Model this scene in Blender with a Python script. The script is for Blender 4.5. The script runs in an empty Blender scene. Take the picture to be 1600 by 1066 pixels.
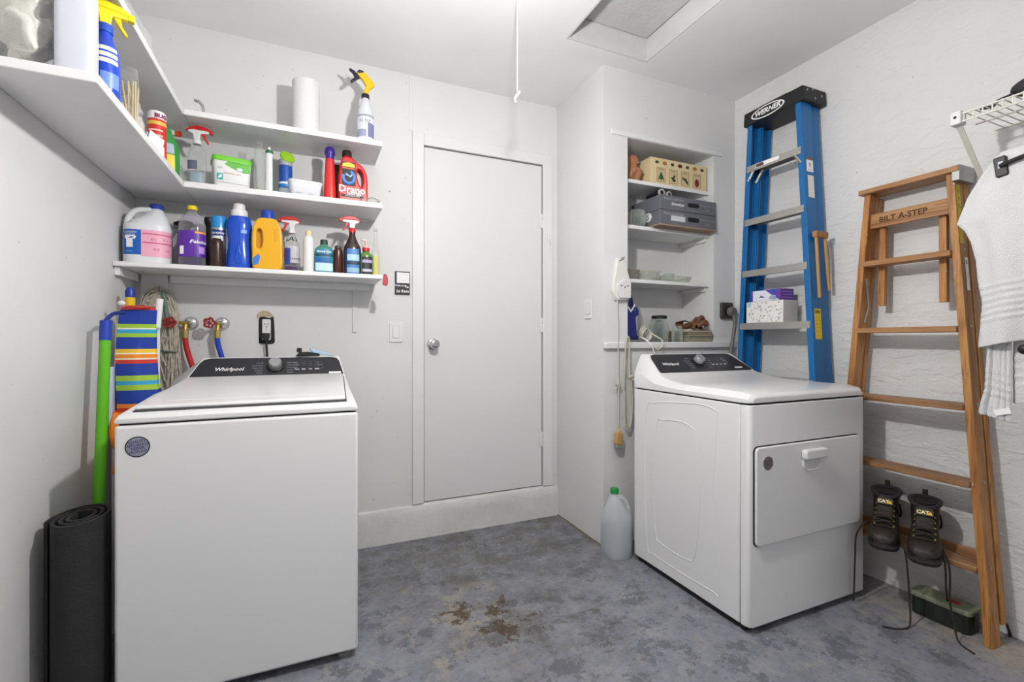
import bpy, bmesh, math, random
from mathutils import Vector, Matrix, Euler
random.seed(7)
PI = math.pi
SC = bpy.context.scene
COL = SC.collection

# ------------------------------------------------------------------ camera, world, light, exposure
cam_d = bpy.data.cameras.new('camera'); cam = bpy.data.objects.new('camera', cam_d); COL.objects.link(cam)
cam_d.sensor_width = 36.0; cam_d.lens = 36.0 * 727 / 1600
cam_d.shift_y = -3.0 / 1600
cam_d.clip_start = 0.02
cam.location = (0, 0, 1.125)
cam.rotation_euler = (PI / 2, 0, -math.radians(23.56))
SC.camera = cam
W = bpy.data.worlds.new('world'); SC.world = W; W.use_nodes = True
W.node_tree.nodes['Background'].inputs[0].default_value = (0.98, 0.99, 1.0, 1)
W.node_tree.nodes['Background'].inputs[1].default_value = 0.5
LAMP_POS = (0.50, 1.03, 2.04); LAMP_STRENGTH = 1180.0
REAR_FILL_POS = (0.5, -2.2, 2.46); REAR_FILL_STRENGTH = 30.0  # added fill light behind the view
SC.view_settings.view_transform = 'Standard'; SC.view_settings.look = 'None'
SC.view_settings.gamma = 1.0; SC.view_settings.exposure = 0.2
SC.view_settings.use_curve_mapping = False

# ------------------------------------------------------------------ materials
def lin(h):
    if isinstance(h, str):
        h = h.lstrip('#'); c = [int(h[i:i+2], 16) / 255 for i in (0, 2, 4)]
    else: c = list(h)
    return [((x + .055) / 1.055) ** 2.4 if x > .04045 else x / 12.92 for x in c]
MATS = {}
def mat(name, col, rough=.5, metal=0., alpha=1., spec=.5, trans=0., ior=1.45, vary=0., vscale=12., bump=0., bscale=80., coat=0., emit=0., sss=0.):
    if name in MATS: return MATS[name]
    m = bpy.data.materials.new(name); m.use_nodes = True; MATS[name] = m
    nt = m.node_tree; b = nt.nodes['Principled BSDF']; c = lin(col)
    b.inputs['Base Color'].default_value = (*c, 1); b.inputs['Roughness'].default_value = rough
    b.inputs['Metallic'].default_value = metal; b.inputs['Alpha'].default_value = alpha
    b.inputs['Specular IOR Level'].default_value = spec; b.inputs['Transmission Weight'].default_value = trans
    b.inputs['IOR'].default_value = ior; b.inputs['Coat Weight'].default_value = coat
    if emit: b.inputs['Emission Color'].default_value = (*c, 1); b.inputs['Emission Strength'].default_value = emit
    if sss: b.inputs['Subsurface Weight'].default_value = sss; b.inputs['Subsurface Radius'].default_value = (.02, .02, .02)
    if vary or bump:
        tc = nt.nodes.new('ShaderNodeTexCoord')
    if vary:
        n = nt.nodes.new('ShaderNodeTexNoise'); n.inputs['Scale'].default_value = vscale; n.inputs['Detail'].default_value = 4
        r = nt.nodes.new('ShaderNodeMapRange'); r.inputs[1].default_value = .3; r.inputs[2].default_value = .7
        r.inputs[3].default_value = 1 - vary; r.inputs[4].default_value = 1 + vary * .4
        mx = nt.nodes.new('ShaderNodeMix'); mx.data_type = 'RGBA'; mx.blend_type = 'MULTIPLY'; mx.inputs[0].default_value = 1
        mx.inputs[6].default_value = (*c, 1)
        nt.links.new(tc.outputs['Object'], n.inputs['Vector']); nt.links.new(n.outputs[0], r.inputs[0])
        nt.links.new(r.outputs[0], mx.inputs[7]); nt.links.new(mx.outputs[2], b.inputs['Base Color'])
    if bump:
        n = nt.nodes.new('ShaderNodeTexNoise'); n.inputs['Scale'].default_value = bscale; n.inputs['Detail'].default_value = 5
        bp = nt.nodes.new('ShaderNodeBump'); bp.inputs['Strength'].default_value = bump; bp.inputs['Distance'].default_value = .01
        nt.links.new(tc.outputs['Object'], n.inputs['Vector']); nt.links.new(n.outputs[0], bp.inputs['Height'])
        nt.links.new(bp.outputs[0], b.inputs['Normal'])
    return m
class NT:
    """small node helper"""
    def __init__(s, name):
        s.m = bpy.data.materials.new(name); s.m.use_nodes = True; s.nt = s.m.node_tree
        s.b = s.nt.nodes['Principled BSDF']; MATS[name] = s.m
        s.tc = s.nt.nodes.new('ShaderNodeTexCoord')
    def n(s, t, **k):
        x = s.nt.nodes.new(t)
        for a, v in k.items(): setattr(x, a, v)
        return x
    def l(s, a, b): s.nt.links.new(a, b)
    def noise(s, scale, detail=5, rough=.6, vec=None, stretch=None, off=(0, 0, 0)):
        x = s.n('ShaderNodeTexNoise'); x.inputs['Scale'].default_value = scale; x.inputs['Detail'].default_value = detail
        x.inputs['Roughness'].default_value = rough
        mp = s.n('ShaderNodeMapping'); mp.inputs['Location'].default_value = off
        if stretch: mp.inputs['Scale'].default_value = stretch
        s.l(vec or s.tc.outputs['Object'], mp.inputs[0]); s.l(mp.outputs[0], x.inputs['Vector'])
        return x.outputs[0]
    def rng(s, v, a, b, c=0., d=1.):
        x = s.n('ShaderNodeMapRange'); x.inputs[1].default_value = a; x.inputs[2].default_value = b
        x.inputs[3].default_value = c; x.inputs[4].default_value = d; s.l(v, x.inputs[0]); return x.outputs[0]
    def mix(s, f, a, b):
        x = s.n('ShaderNodeMix', data_type='RGBA')
        for i, v in ((0, f), (6, a), (7, b)):
            if hasattr(v, 'is_linked') or hasattr(v, 'links'): s.l(v, x.inputs[i])
            elif i == 0: x.inputs[0].default_value = v
            else: x.inputs[i].default_value = (*lin(v), 1)
        return x.outputs[2]
    def math(s, op, a, b=0.):
        x = s.n('ShaderNodeMath', operation=op)
        for i, v in ((0, a), (1, b)):
            if isinstance(v, (int, float)): x.inputs[i].default_value = v
            else: s.l(v, x.inputs[i])
        return x.outputs[0]
    def blob(s, cx, cy, r0, r1, sx=1., sy=1.):
        """1 inside r0 falling to 0 at r1 around a floor point"""
        mp = s.n('ShaderNodeMapping'); mp.inputs['Location'].default_value = (-cx * sx, -cy * sy, 0); mp.inputs['Scale'].default_value = (sx, sy, 0)
        s.l(s.tc.outputs['Object'], mp.inputs[0])
        ln = s.n('ShaderNodeVectorMath', operation='LENGTH'); s.l(mp.outputs[0], ln.inputs[0])
        return s.rng(ln.outputs['Value'], r0, r1, 1, 0)
    def bump(s, h, strength, dist=.01):
        x = s.n('ShaderNodeBump'); x.inputs['Strength'].default_value = strength; x.inputs['Distance'].default_value = dist
        s.l(h, x.inputs['Height']); s.l(x.outputs[0], s.b.inputs['Normal'])

def wall_material(name, col, rough, stucco, speck=.75):
    k = NT(name)
    n1 = k.noise(1.3, 4); c = k.mix(k.rng(n1, .35, .7), col, [x * .965 for x in [int(col[i:i+2], 16) / 255 for i in (1, 3, 5)]])
    sp = k.noise(55, 2, .5); c = k.mix(k.rng(sp, speck, speck + .02, 0, .6), c, '#8a857d')
    k.l(c, k.b.inputs['Base Color']); k.b.inputs['Roughness'].default_value = rough; k.b.inputs['Specular IOR Level'].default_value = .3
    if stucco:
        a = k.noise(38, 6, .65); b = k.noise(9, 3, .5, stretch=(1, 1, 2.6)); d = k.noise(90, 2)
        h = k.math('ADD', k.math('MULTIPLY', a, .55), k.math('ADD', k.math('MULTIPLY', k.rng(b, .48, .56), .45), k.math('MULTIPLY', d, .3)))
        k.bump(h, stucco, .012)
    else: k.bump(k.math('ADD', k.noise(130, 3), k.math('MULTIPLY', k.noise(4, 3), 3.)), .06, .006)
    return k.m
M_WALL = wall_material('wall_paint', '#dbdbdb', .62, 0)
M_STUC = wall_material('stucco_paint', '#dfdfde', .7, .42)
M_CEIL = wall_material('ceiling_paint', '#efefef', .8, 0, 9.)
M_TRIM = mat('trim_paint', '#dcdcdc', .4, bump=.03, bscale=40)
M_DOOR = mat('door_paint', '#d9d9d9', .38, bump=.03, bscale=30, vary=.02, vscale=2)
M_SHELF = mat('shelf_paint', '#e4e4e4', .45, bump=.05, bscale=60, vary=.03)

def floor_material():
    k = NT('worn_floor_paint')
    mid = k.noise(6.5, 9, .78, off=(3, 1, 0)); fine = k.noise(34, 8, .8); mid2 = k.noise(7.0, 12, .8, off=(7, 4, 0)); mid3 = k.noise(11, 10, .8, off=(2, 6, 0))
    streak = k.noise(9, 9, .78, stretch=(.6, 1.8, 1), off=(2, 9, 0))
    c = k.mix(k.rng(mid, .40, .60), '#8a8c95', '#777983')
    c = k.mix(k.rng(mid2, .535, .55, 0, .75), c, '#5a5c65')
    c = k.mix(k.rng(mid3, .545, .58, 0, .55), c, '#98958f')
    c = k.mix(k.rng(fine, .54, .66, 0, .65), c, '#54545a')
    wear = k.math('ADD', k.noise(7.5, 12, .82, off=(1, 5, 0)), k.math('MULTIPLY', k.math('MAXIMUM', k.blob(.60, 1.78, .05, .55), k.blob(2.3, .9, .1, .75, 1.6, .7)), .155))
    c = k.mix(k.rng(wear, .645, .675, 0, .75), c, '#9f978b')
    dk = k.math('ADD', streak, k.math('MULTIPLY', k.blob(1.0, 1.55, .1, .5), .09))
    c = k.mix(k.rng(dk, .64, .68, 0, .75), c, '#54524e')
    br = k.math('ADD', k.noise(15, 10, .78, off=(4, 2, 0)), k.math('MULTIPLY', k.math('MAXIMUM', k.math('MAXIMUM', k.blob(.575, 1.84, .01, .13), k.blob(.70, 1.66, .02, .17, 1, 1.5)), k.math('MULTIPLY', k.blob(.72, 1.78, .02, .3), .62)), .22))
    c = k.mix(k.rng(br, .63, .67, 0, .92), c, '#493525')
    dirt = k.math('MULTIPLY', k.math('MAXIMUM', k.math('MAXIMUM', k.blob(.85, 2.35, .15, .75, .6, 1.1), k.math('MULTIPLY', k.blob(.78, 1.7, .1, .5), .7)), k.blob(1.35, 2.55, .1, .4)), k.rng(k.noise(7, 9, .78, off=(8, 8, 0)), .38, .6))
    c = k.mix(k.math('MULTIPLY', dirt, .8), c, '#585548')
    rw = k.math('MULTIPLY', k.blob(2.36, 1.0, .12, .5, 1.7, .5), k.rng(k.noise(9, 9, .8, stretch=(1.5, .8, 1)), .44, .6))
    c = k.mix(k.math('MULTIPLY', rw, .75), c, '#b3ac9f')
    wl = k.noise(75, 3, .6, off=(5, 5, 0)); c = k.mix(k.rng(k.math('ADD', wl, k.math('MULTIPLY', k.blob(.7, 2.5, .1, .6, .5, 1.6), .05)), .715, .73, 0, .9), c, '#d5d3ce')
    k.l(c, k.b.inputs['Base Color']); k.l(k.rng(mid, .3, .7, .42, .7), k.b.inputs['Roughness'])
    k.b.inputs['Specular IOR Level'].default_value = .35
    k.bump(k.math('ADD', k.math('MULTIPLY', fine, .5), k.math('ADD', k.rng(wear, .6, .68, .5, 0), k.math('MULTIPLY', mid2, .4))), .35, .006)
    return k.m
M_FLOOR = floor_material()

def wood_material(name, a, b, axis_stretch, scale=14, dark='#6e3d17'):
    k = NT(name)
    g = k.noise(scale, 6, .6, stretch=axis_stretch); g2 = k.noise(scale * 4.5, 5, .65, stretch=axis_stretch, off=(3, 3, 3)); g3 = k.noise(3, 3, .5)
    c = k.mix(k.rng(g, .38, .62), a, b); c = k.mix(k.rng(g2, .52, .64, 0, .7), c, dark); c = k.mix(k.rng(g3, .5, .75, 0, .35), c, '#9c7a55')
    sp = k.noise(70, 2, .5, off=(2, 4, 1)); c = k.mix(k.rng(sp, .74, .76, 0, .8), c, '#e5ddd0')
    k.l(c, k.b.inputs['Base Color']); k.b.inputs['Roughness'].default_value = .5; k.bump(g2, .2, .004)
    return k.m
M_WOODV = wood_material('pine_upright', '#c08a4c', '#996131', (2.2, 2.2, .09))
M_WOODH = wood_material('pine_rung', '#b58558', '#8f6238', (2., .09, 2.2))
M_WSTEP = wood_material('worn_rung', '#a67d57', '#80583a', (2., .09, 2.2), dark='#5d3a20')

M_APPL = mat('appliance_white', '#dedede', .28, coat=.25)
M_GAP = mat('dark_gap', '#1c1c1e', .7)
M_PANEL = mat('console_black', '#2d2d31', .3)
M_CHROME = mat('chrome', '#c9c9cb', .22, metal=1)
M_STEEL = mat('brushed_steel', '#a9a9a8', .42, metal=.9, vary=.12, vscale=30)
M_ALU = mat('ladder_aluminium', '#b9b7b2', .45, metal=.65, vary=.06)
M_BLACK = mat('black_plastic', '#1d1d1f', .45)
M_RUBBER = mat('black_rubber', '#2a2a2a', .85, bump=.25, bscale=140, vary=.15, vscale=30)
M_WHITE = mat('white_plastic', '#dddddd', .38)
M_WTRANS = mat('milky_plastic', '#dfe1e4', .35, sss=.15)
def thin_glass(name, tint, base, edge, rough, bump=0., bscale=30.):
    """thin clear wall: mostly see-through, reflecting more at grazing angles (Fresnel)"""
    k = NT(name); nt = k.nt; nt.nodes.remove(k.b); out = nt.nodes['Material Output']
    tr = k.n('ShaderNodeBsdfTransparent'); tr.inputs[0].default_value = (*lin(tint), 1)
    gl = k.n('ShaderNodeBsdfPrincipled'); gl.inputs['Base Color'].default_value = (.75, .78, .78, 1); gl.inputs['Roughness'].default_value = rough; gl.inputs['Specular IOR Level'].default_value = 1.
    lw = k.n('ShaderNodeLayerWeight'); lw.inputs[0].default_value = .35
    if bump:
        bp = k.n('ShaderNodeBump'); bp.inputs['Strength'].default_value = bump; bp.inputs['Distance'].default_value = .01
        k.l(k.noise(bscale, 5), bp.inputs['Height']); k.l(bp.outputs[0], gl.inputs['Normal']); k.l(bp.outputs[0], lw.inputs['Normal'])
    mx = k.n('ShaderNodeMixShader'); k.l(k.rng(lw.outputs['Facing'], 0, 1, base, edge), mx.inputs[0]); k.l(tr.outputs[0], mx.inputs[1]); k.l(gl.outputs[0], mx.inputs[2]); k.l(mx.outputs[0], out.inputs[0])
    return k.m
M_CLEAR = thin_glass('clear_plastic', '#f7f8f7', .05, .6, .12)
M_GLASS = thin_glass('clear_glass', '#f4f7f4', .04, .75, .06)
M_SHEET = thin_glass('plastic_sheet', '#f4f4f2', .16, .6, .2, .8, 30)
M_FILM = thin_glass('thin_film', '#fafaf8', .05, .5, .15, 1., 55)
M_PRINTW = mat('print_white', '#f2f2f2', .5); M_PRINTK = mat('print_black', '#1b1b1e', .5); M_PRINTG = mat('print_grey', '#8f9096', .5)
def C(h, rough=.4, **k): return mat('paint_%s_%d' % (h.lstrip('#'), rough * 100), h, rough, **k)

# ------------------------------------------------------------------ mesh builder
class G:
    def __init__(s): s.v = []; s.f = []
    def add(s, vs, fs):
        o = len(s.v); s.v += [tuple(p) for p in vs]; s.f += [tuple(i + o for i in f) for f in fs]; return s
    def box(s, x0, x1, y0, y1, z0, z1):
        return s.add([(x, y, z) for z in (z0, z1) for y in (y0, y1) for x in (x0, x1)],
                     [(0, 2, 3, 1), (4, 5, 7, 6), (0, 1, 5, 4), (2, 6, 7, 3), (0, 4, 6, 2), (1, 3, 7, 5)])
    def hexa(s, bot, top):
        return s.add(list(bot) + list(top), [(3, 2, 1, 0), (4, 5, 6, 7), (0, 1, 5, 4), (1, 2, 6, 5), (2, 3, 7, 6), (3, 0, 4, 7)])
    def prism(s, poly, axis, a, b):
        """polygon in the plane normal to axis, extruded a..b. axis 'x': (y,z) 'y': (x,z) 'z': (x,y)"""
        n = len(poly); f = {'x': lambda p, t: (t, p[0], p[1]), 'y': lambda p, t: (p[0], t, p[1]), 'z': lambda p, t: (p[0], p[1], t)}[axis]
        return s.add([f(p, a) for p in poly] + [f(p, b) for p in poly],
                     [tuple(range(n))[::-1], tuple(range(n, 2 * n))] + [(i, (i + 1) % n, (i + 1) % n + n, i + n) for i in range(n)])
    def rings(s, rings, close=True, caps=True):
        n = len(rings[0]); vs = [p for r in rings for p in r]; fs = []
        for k in range(len(rings) - 1):
            for i in range(n if close else n - 1):
                j = (i + 1) % n; fs.append((k * n + i, k * n + j, (k + 1) * n + j, (k + 1) * n + i))
        if caps: fs += [tuple(range(n))[::-1], tuple(range((len(rings) - 1) * n, len(rings) * n))]
        return s.add(vs, fs)
    def tube(s, pts, r, n=8, close=False):
        P = [Vector(p) for p in pts]; R = r if isinstance(r, (list, tuple)) else [r] * len(P); rings = []; up = None
        for i, p in enumerate(P):
            t = (P[min(i + 1, len(P) - 1)] - P[max(i - 1, 0)]).normalized()
            if up is None:
                up = Vector((0, 0, 1)) if abs(t.z) < .9 else Vector((1, 0, 0))
            a = t.cross(up)
            if a.length < 1e-6: a = t.orthogonal()
            a.normalize(); b = a.cross(t).normalized(); up = b
            rings.append([p + (a * math.cos(q) + b * math.sin(q)) * R[i] for q in [2 * PI * k / n for k in range(n)]])
        if close: rings.append(rings[0])
        return s.rings(rings, caps=not close)
    def lathe(s, prof, n=20, c=(0, 0, 0), axis='z', caps=True):
        rings = []
        for r, z in prof:
            ring = []
            for k in range(n):
                a = 2 * PI * k / n; x, y = r * math.cos(a), r * math.sin(a)
                p = {'z': (x, y, z), 'y': (x, z, y), 'x': (z, x, y)}[axis]
                ring.append((p[0] + c[0], p[1] + c[1], p[2] + c[2]))
            rings.append(ring if axis != 'y' else ring[::-1])
        return s.rings(rings, caps=caps)
    def sphere(s, c, r, n=14, m=9):
        rx, ry, rz = r if isinstance(r, (tuple, list)) else (r, r, r); rings = []
        for i in range(m + 1):
            t = -PI / 2 + PI * i / m; q = max(math.cos(t), .01)
            rings.append([(c[0] + rx * q * math.cos(2 * PI * k / n), c[1] + ry * q * math.sin(2 * PI * k / n), c[2] + rz * math.sin(t)) for k in range(n)])
        return s.rings(rings)
    def xf(s, M):
        s.v = [tuple(M @ Vector(p)) for p in s.v]; return s
    def build(s, name, m, parent=None, bevel=0., seg=2, smooth=True, angle=35):
        me = bpy.data.meshes.new(name); me.from_pydata(s.v, [], s.f); me.validate(); me.materials.append(m)
        bm = bmesh.new(); bm.from_mesh(me); bmesh.ops.recalc_face_normals(bm, faces=bm.faces); bm.to_mesh(me); bm.free()
        if smooth:
            me.polygons.foreach_set('use_smooth', [True] * len(me.polygons)); me.set_sharp_from_angle(angle=math.radians(angle))
        o = bpy.data.objects.new(name, me); COL.objects.link(o); o.parent = parent
        if bevel:
            md = o.modifiers.new('bevel', 'BEVEL'); md.width = bevel; md.segments = seg; md.limit_method = 'ANGLE'; md.angle_limit = math.radians(40)
            md.harden_normals = False
        return o

def sq(x, n):
    return math.copysign(abs(x) ** (2. / n), x)
class Loft:
    """body made of superellipse sections (z, rx, ry, n, cx)"""
    def __init__(s, secs, seg=28):
        s.s = [tuple(q) + (2., 0.)[len(q) - 3:] if len(q) < 5 else tuple(q) for q in secs]; s.seg = seg
    def at(s, z):
        S = s.s
        for a, b in zip(S, S[1:]):
            if a[0] <= z <= b[0] and b[0] > a[0]:
                t = (z - a[0]) / (b[0] - a[0]); return [a[i] + (b[i] - a[i]) * t for i in range(1, 5)]
        return list(S[0][1:]) if z < S[0][0] else list(S[-1][1:])
    def pt(s, a, z, off=0.):
        rx, ry, n, cx = s.at(z); return (cx + (rx + off) * sq(math.cos(a), n), (ry + off) * sq(math.sin(a), n), z)
    def g(s):
        r = []
        for z, rx, ry, n, cx in s.s:
            r.append([(cx + rx * sq(math.cos(a), n), ry * sq(math.sin(a), n), z) for a in [2 * PI * k / s.seg for k in range(s.seg)]])
        return G().rings(r)
    def patch(s, a0, a1, z0, z1, off=.0008, n=16, m=4):
        """label wrapped on the body; angles in degrees, -90 faces -Y"""
        rows = []
        for j in range(m + 1):
            z = z0 + (z1 - z0) * j / m; rows.append([s.pt(math.radians(a0 + (a1 - a0) * i / n), z, off) for i in range(n + 1)])
        back = [[s.pt(math.radians(a0 + (a1 - a0) * i / n), z0 + (z1 - z0) * j / m, off * .2) for i in range(n + 1)] for j in range(m + 1)]
        g = G(); w = n + 1
        fs = [(j * w + i, j * w + i + 1, (j + 1) * w + i + 1, (j + 1) * w + i) for j in range(m) for i in range(n)]
        g.add([p for r in rows for p in r], fs)
        return g

def smoothz(secs, k=3):
    """Catmull-Rom densify loft sections"""
    S = [list(q) + [2., 0.][len(q) - 3:] for q in secs]; out = []
    for i in range(len(S) - 1):
        p0, p1, p2, p3 = S[max(i - 1, 0)], S[i], S[i + 1], S[min(i + 2, len(S) - 1)]
        for j in range(k):
            t = j / k; out.append([.5 * ((2 * p1[q]) + (-p0[q] + p2[q]) * t + (2 * p0[q] - 5 * p1[q] + 4 * p2[q] - p3[q]) * t * t + (-p0[q] + 3 * p1[q] - 3 * p2[q] + p3[q]) * t ** 3) for q in range(5)])
    out.append(S[-1])
    for a, b in zip(out, out[1:]): b[0] = max(b[0], a[0] + 1e-4)
    return [tuple(q) for q in out]

def curvepts(ctrl, k=6):
    P = [Vector(p) for p in ctrl]; out = []
    for i in range(len(P) - 1):
        p0, p1, p2, p3 = P[max(i - 1, 0)], P[i], P[i + 1], P[min(i + 2, len(P) - 1)]
        for j in range(k):
            t = j / k; out.append(.5 * ((2 * p1) + (-p0 + p2) * t + (2 * p0 - 5 * p1 + 4 * p2 - p3) * t * t + (-p0 + 3 * p1 - 3 * p2 + p3) * t ** 3))
    out.append(P[-1]); return out

def flat_shape(name, loops, depth, bevel, m, parent, place=None, res=4, sm=True):
    """2D outline with holes (loops of (x,z)) as a thick rounded solid lying in the XZ plane, centred on y=0"""
    cu = bpy.data.curves.new(name, 'CURVE'); cu.dimensions = '2D'; cu.fill_mode = 'BOTH'; cu.extrude = max(depth / 2 - bevel, 1e-4)
    cu.bevel_depth = bevel; cu.bevel_resolution = res; cu.offset = -bevel
    for L in loops:
        L = [tuple(p) for p in curvepts(list((x, z, 0) for x, z in L) + [(L[0][0], L[0][1], 0)], 4)][:-1] if sm and len(L) > 4 else [(x, z, 0) for x, z in L]
        sp = cu.splines.new('POLY'); sp.points.add(len(L) - 1); sp.use_cyclic_u = True
        for p, q in zip(sp.points, L): p.co = (q[0], q[1], 0, 1)
    o = bpy.data.objects.new(name, cu); COL.objects.link(o)
    dg = bpy.context.evaluated_depsgraph_get(); me = bpy.data.meshes.new_from_object(o.evaluated_get(dg))
    bpy.data.objects.remove(o); bpy.data.curves.remove(cu)
    me.transform(Matrix(((1, 0, 0, 0), (0, 0, -1, 0), (0, 1, 0, 0), (0, 0, 0, 1))))
    if place is not None: me.transform(place)
    me.materials.clear(); me.materials.append(m); me.name = name
    me.polygons.foreach_set('use_smooth', [True] * len(me.polygons)); me.set_sharp_from_angle(angle=math.radians(50))
    r = bpy.data.objects.new(name, me); COL.objects.link(r); r.parent = parent
    return r

TXT = {}
def text(body, size, m, parent, fn=None, M=None, name='lettering', shear=0., bold=0., width=1., align='CENTER'):
    """flat lettering; fn maps the (x, z) of each glyph vertex to a point, M places text drawn in the XZ plane facing -Y"""
    cu = bpy.data.curves.new('t', 'FONT'); cu.body = body; cu.size = size; cu.align_x = align; cu.align_y = 'CENTER'; cu.shear = shear
    cu.offset = bold; cu.resolution_u = 2
    o = bpy.data.objects.new('t', cu); COL.objects.link(o); dg = bpy.context.evaluated_depsgraph_get()
    me = bpy.data.meshes.new_from_object(o.evaluated_get(dg)); bpy.data.objects.remove(o); bpy.data.curves.remove(cu)
    for v in me.vertices:
        x, z = v.co.x * width, v.co.y
        v.co = Vector(fn(x, z)) if fn else Vector((x, 0, z))
    if M is not None: me.transform(M)
    me.materials.clear(); me.materials.append(m); me.name = name
    r = bpy.data.objects.new(name, me); COL.objects.link(r); r.parent = parent; return r
def on_loft(L, ang, zc, off=.0016):
    """text mapper onto a bottle: x runs along the surface round angle ang (deg), z up from zc"""
    def f(x, z):
        rx, ry, n, cx = L.at(zc + z); r = (rx + ry) / 2
        return L.pt(math.radians(ang) + x / r, zc + z, off)
    return f

# ------------------------------------------------------------------ things
def thing(name, label, cat, loc=(0, 0, 0), rotz=0., group=None, rot=None):
    o = bpy.data.objects.new(name, None); COL.objects.link(o); o.location = loc
    o.rotation_euler = rot if rot else (0, 0, rotz); o.empty_display_size = .05
    o['label'] = label; o['category'] = cat
    if group: o['group'] = group
    return o
def tag(o, label, cat, group=None):
    o['label'] = label; o['category'] = cat
    if group: o['group'] = group
    return o
def struct(o, label=None):
    o['kind'] = 'structure'
    if label: o['label'] = label
    return o
def lab(o, label): o['label'] = label; return o

# ================================================================== the setting
D = 2.626; XL = -0.725; XR = 2.44; ZC = 2.61; BX = 1.46; BY = 2.11; YR = -3.6
struct(G().box(XL - .15, XR + .15, YR, D + .15, -.12, 0).build('floor', M_FLOOR, smooth=False))
# back wall with the door opening (x .60..1.355, z .193..2.222)
DX0, DX1, DZ0, DZ1 = .597, 1.356, .193, 2.226
g = G().box(XL - .15, DX0, D, D + .15, 0, ZC + .02).box(DX1, XR + .15, D, D + .15, 0, ZC + .02).box(DX0, DX1, D, D + .15, DZ1, ZC + .02).box(DX0, DX1, D, D + .15, 0, DZ0)
struct(g.build('wall_back', M_WALL, smooth=False))
struct(G().box(XL - .15, XL, YR, D, 0, ZC + .02).build('wall_left', M_WALL, smooth=False))
struct(G().box(XR, XR + .15, YR, D, 0, ZC + .02).build('wall_right', M_STUC, smooth=False))
# chase with the shelved niche
NX0, NX1, NZ0, NZ1, NY = 1.62, 2.262, 1.10, 2.243, 2.375
g = G().box(BX, NX0, BY, D, 0, ZC + .01).box(NX1, XR, BY, D, 0, ZC + .01).box(NX0, NX1, BY, D, NZ1, ZC + .01).box(NX0, NX1, BY, D, 0, NZ0).box(NX0, NX1, NY, D, NZ0, NZ1)
struct(g.build('wall_chase', M_WALL, smooth=False))
struct(G().box(BX - .004, XR, BY - .022, BY + .005, 1.072, 1.108).build('trim_1', M_TRIM, bevel=.006))
struct(G().box(NX0 - .11, NX1 + .06, BY - .008, BY + .004, NZ1 + .002, NZ1 + .03).build('trim_2', M_TRIM, bevel=.003))
# low concrete curb along the back wall
g = G(); n = 34; rows = []
random.seed(3)
xs = [XL + (BX - XL) * i / n for i in range(n + 1)]
for z, dy in ((0, .016), (.05, .014), (.12, .012), (.178, .011), (DZ0 - .004, .004), (DZ0 - .002, -.01)):
    rows.append([(x, D - dy - (random.uniform(-.0015, .002) if z < .18 else 0), z + (random.uniform(-.003, .002) if .15 < z < .19 else 0)) for x in xs])
g.rings(rows, close=False, caps=False)
k = NT('curb_paint'); c = k.mix(k.rng(k.noise(3, 6, .7), .4, .65), '#d7d6d5', '#cac8c5')
c = k.mix(k.rng(k.noise(19, 7, .75, off=(1, 1, 1)), .66, .72, 0, .55), c, '#b3aa9e'); k.l(c, k.b.inputs['Base Color']); k.b.inputs['Roughness'].default_value = .65
k.bump(k.noise(30, 6, .7), .35, .01)
struct(g.build('baseboard_back', k.m, angle=60))
M_GRIME = mat('floor_line_grime', '#8d7f68', .9, vary=.5, vscale=25)
struct(G().box(BX - .006, BX, BY, D - .012, 0, .006).build('trim_3', M_GRIME, smooth=False))
# door, casing, hardware
dr = bpy.data.objects.new('door_1', None); COL.objects.link(dr); dr.location = (DX0, D, DZ0); struct(dr, 'white painted flush door with round chrome knob')
w, h = DX1 - DX0, DZ1 - DZ0
G().box(.004, w - .004, .004, .042, .006, h - .005).build('door_slab', M_DOOR, dr, bevel=.002)
G().box(0, w, .042, .06, 0, h).build('door_stop', M_GAP, dr, smooth=False)
kn = G().lathe([(.031, .004), (.032, -.001), (.026, -.006), (.012, -.009), (.011, -.03), (.018, -.036), (.027, -.046), (.028, -.056), (.023, -.065), (.009, -.068)], 24, (.052, 0, .903), 'y').build('knob', M_CHROME, dr)
G().lathe([(.011, -.0682), (.011, -.0695), (.006, -.0695)], 16, (.052, 0, .903), 'y').build('keyhole_plate', M_STEEL, kn)
G().box(-.003, .003, .001, .02, .87, .94).build('latch_plate', M_STEEL, dr, smooth=False)
for z in (.3, 1.02, 1.68):
    hg = G().lathe([(.006, z - .045), (.006, z + .045)], 10, (w + .004, -.003, 0)).build('hinge', M_TRIM, dr)
    G().box(w - .02, w + .016, -.001, .004, z - .045, z + .045).build('hinge_leaf', M_TRIM, hg, smooth=False)
    G().lathe([(.0065, z + .012), (.0065, z + .016)], 10, (w + .004, -.003, 0)).build('hinge_joint', M_GAP, hg)
for nm, b in (('casing_side', (DX0 - .066, DX0 + .0, DZ0 + .002, DZ1 + .068)), ('casing_side', (DX1, DX1 + .066, DZ0 + .002, DZ1 + .068)), ('casing_head', (DX0, DX1, DZ1, DZ1 + .068))):
    G().box(b[0] - DX0, b[1] - DX0, -.013, .006, b[2] - DZ0, b[3] - DZ0).build(nm, M_TRIM, dr, bevel=.0035)
G().tube([(w + .034, -.014, 1.60), (w + .04, -.016, 1.57), (w + .052, -.014, 1.53)], .0025, 6).build('wire_hook', M_STEEL, dr)
# battens on the wall and ceiling
struct(G().box(.515, .537, D - .004, D + .002, DZ1 + .07, ZC).build('trim_4', M_WALL, bevel=.0015))
struct(G().box(.212, .236, D - .007, D + .002, 1.16, 1.40).build('trim_5', M_WALL, bevel=.002))
struct(G().box(-.70, -.60, D - .018, D + .002, 1.02, 1.42).build('trim_6', M_WALL, bevel=.002))
struct(G().box(.514, .530, YR, D - .01, ZC - .0015, ZC + .001).build('trim_7', M_CEIL, smooth=False))
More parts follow.
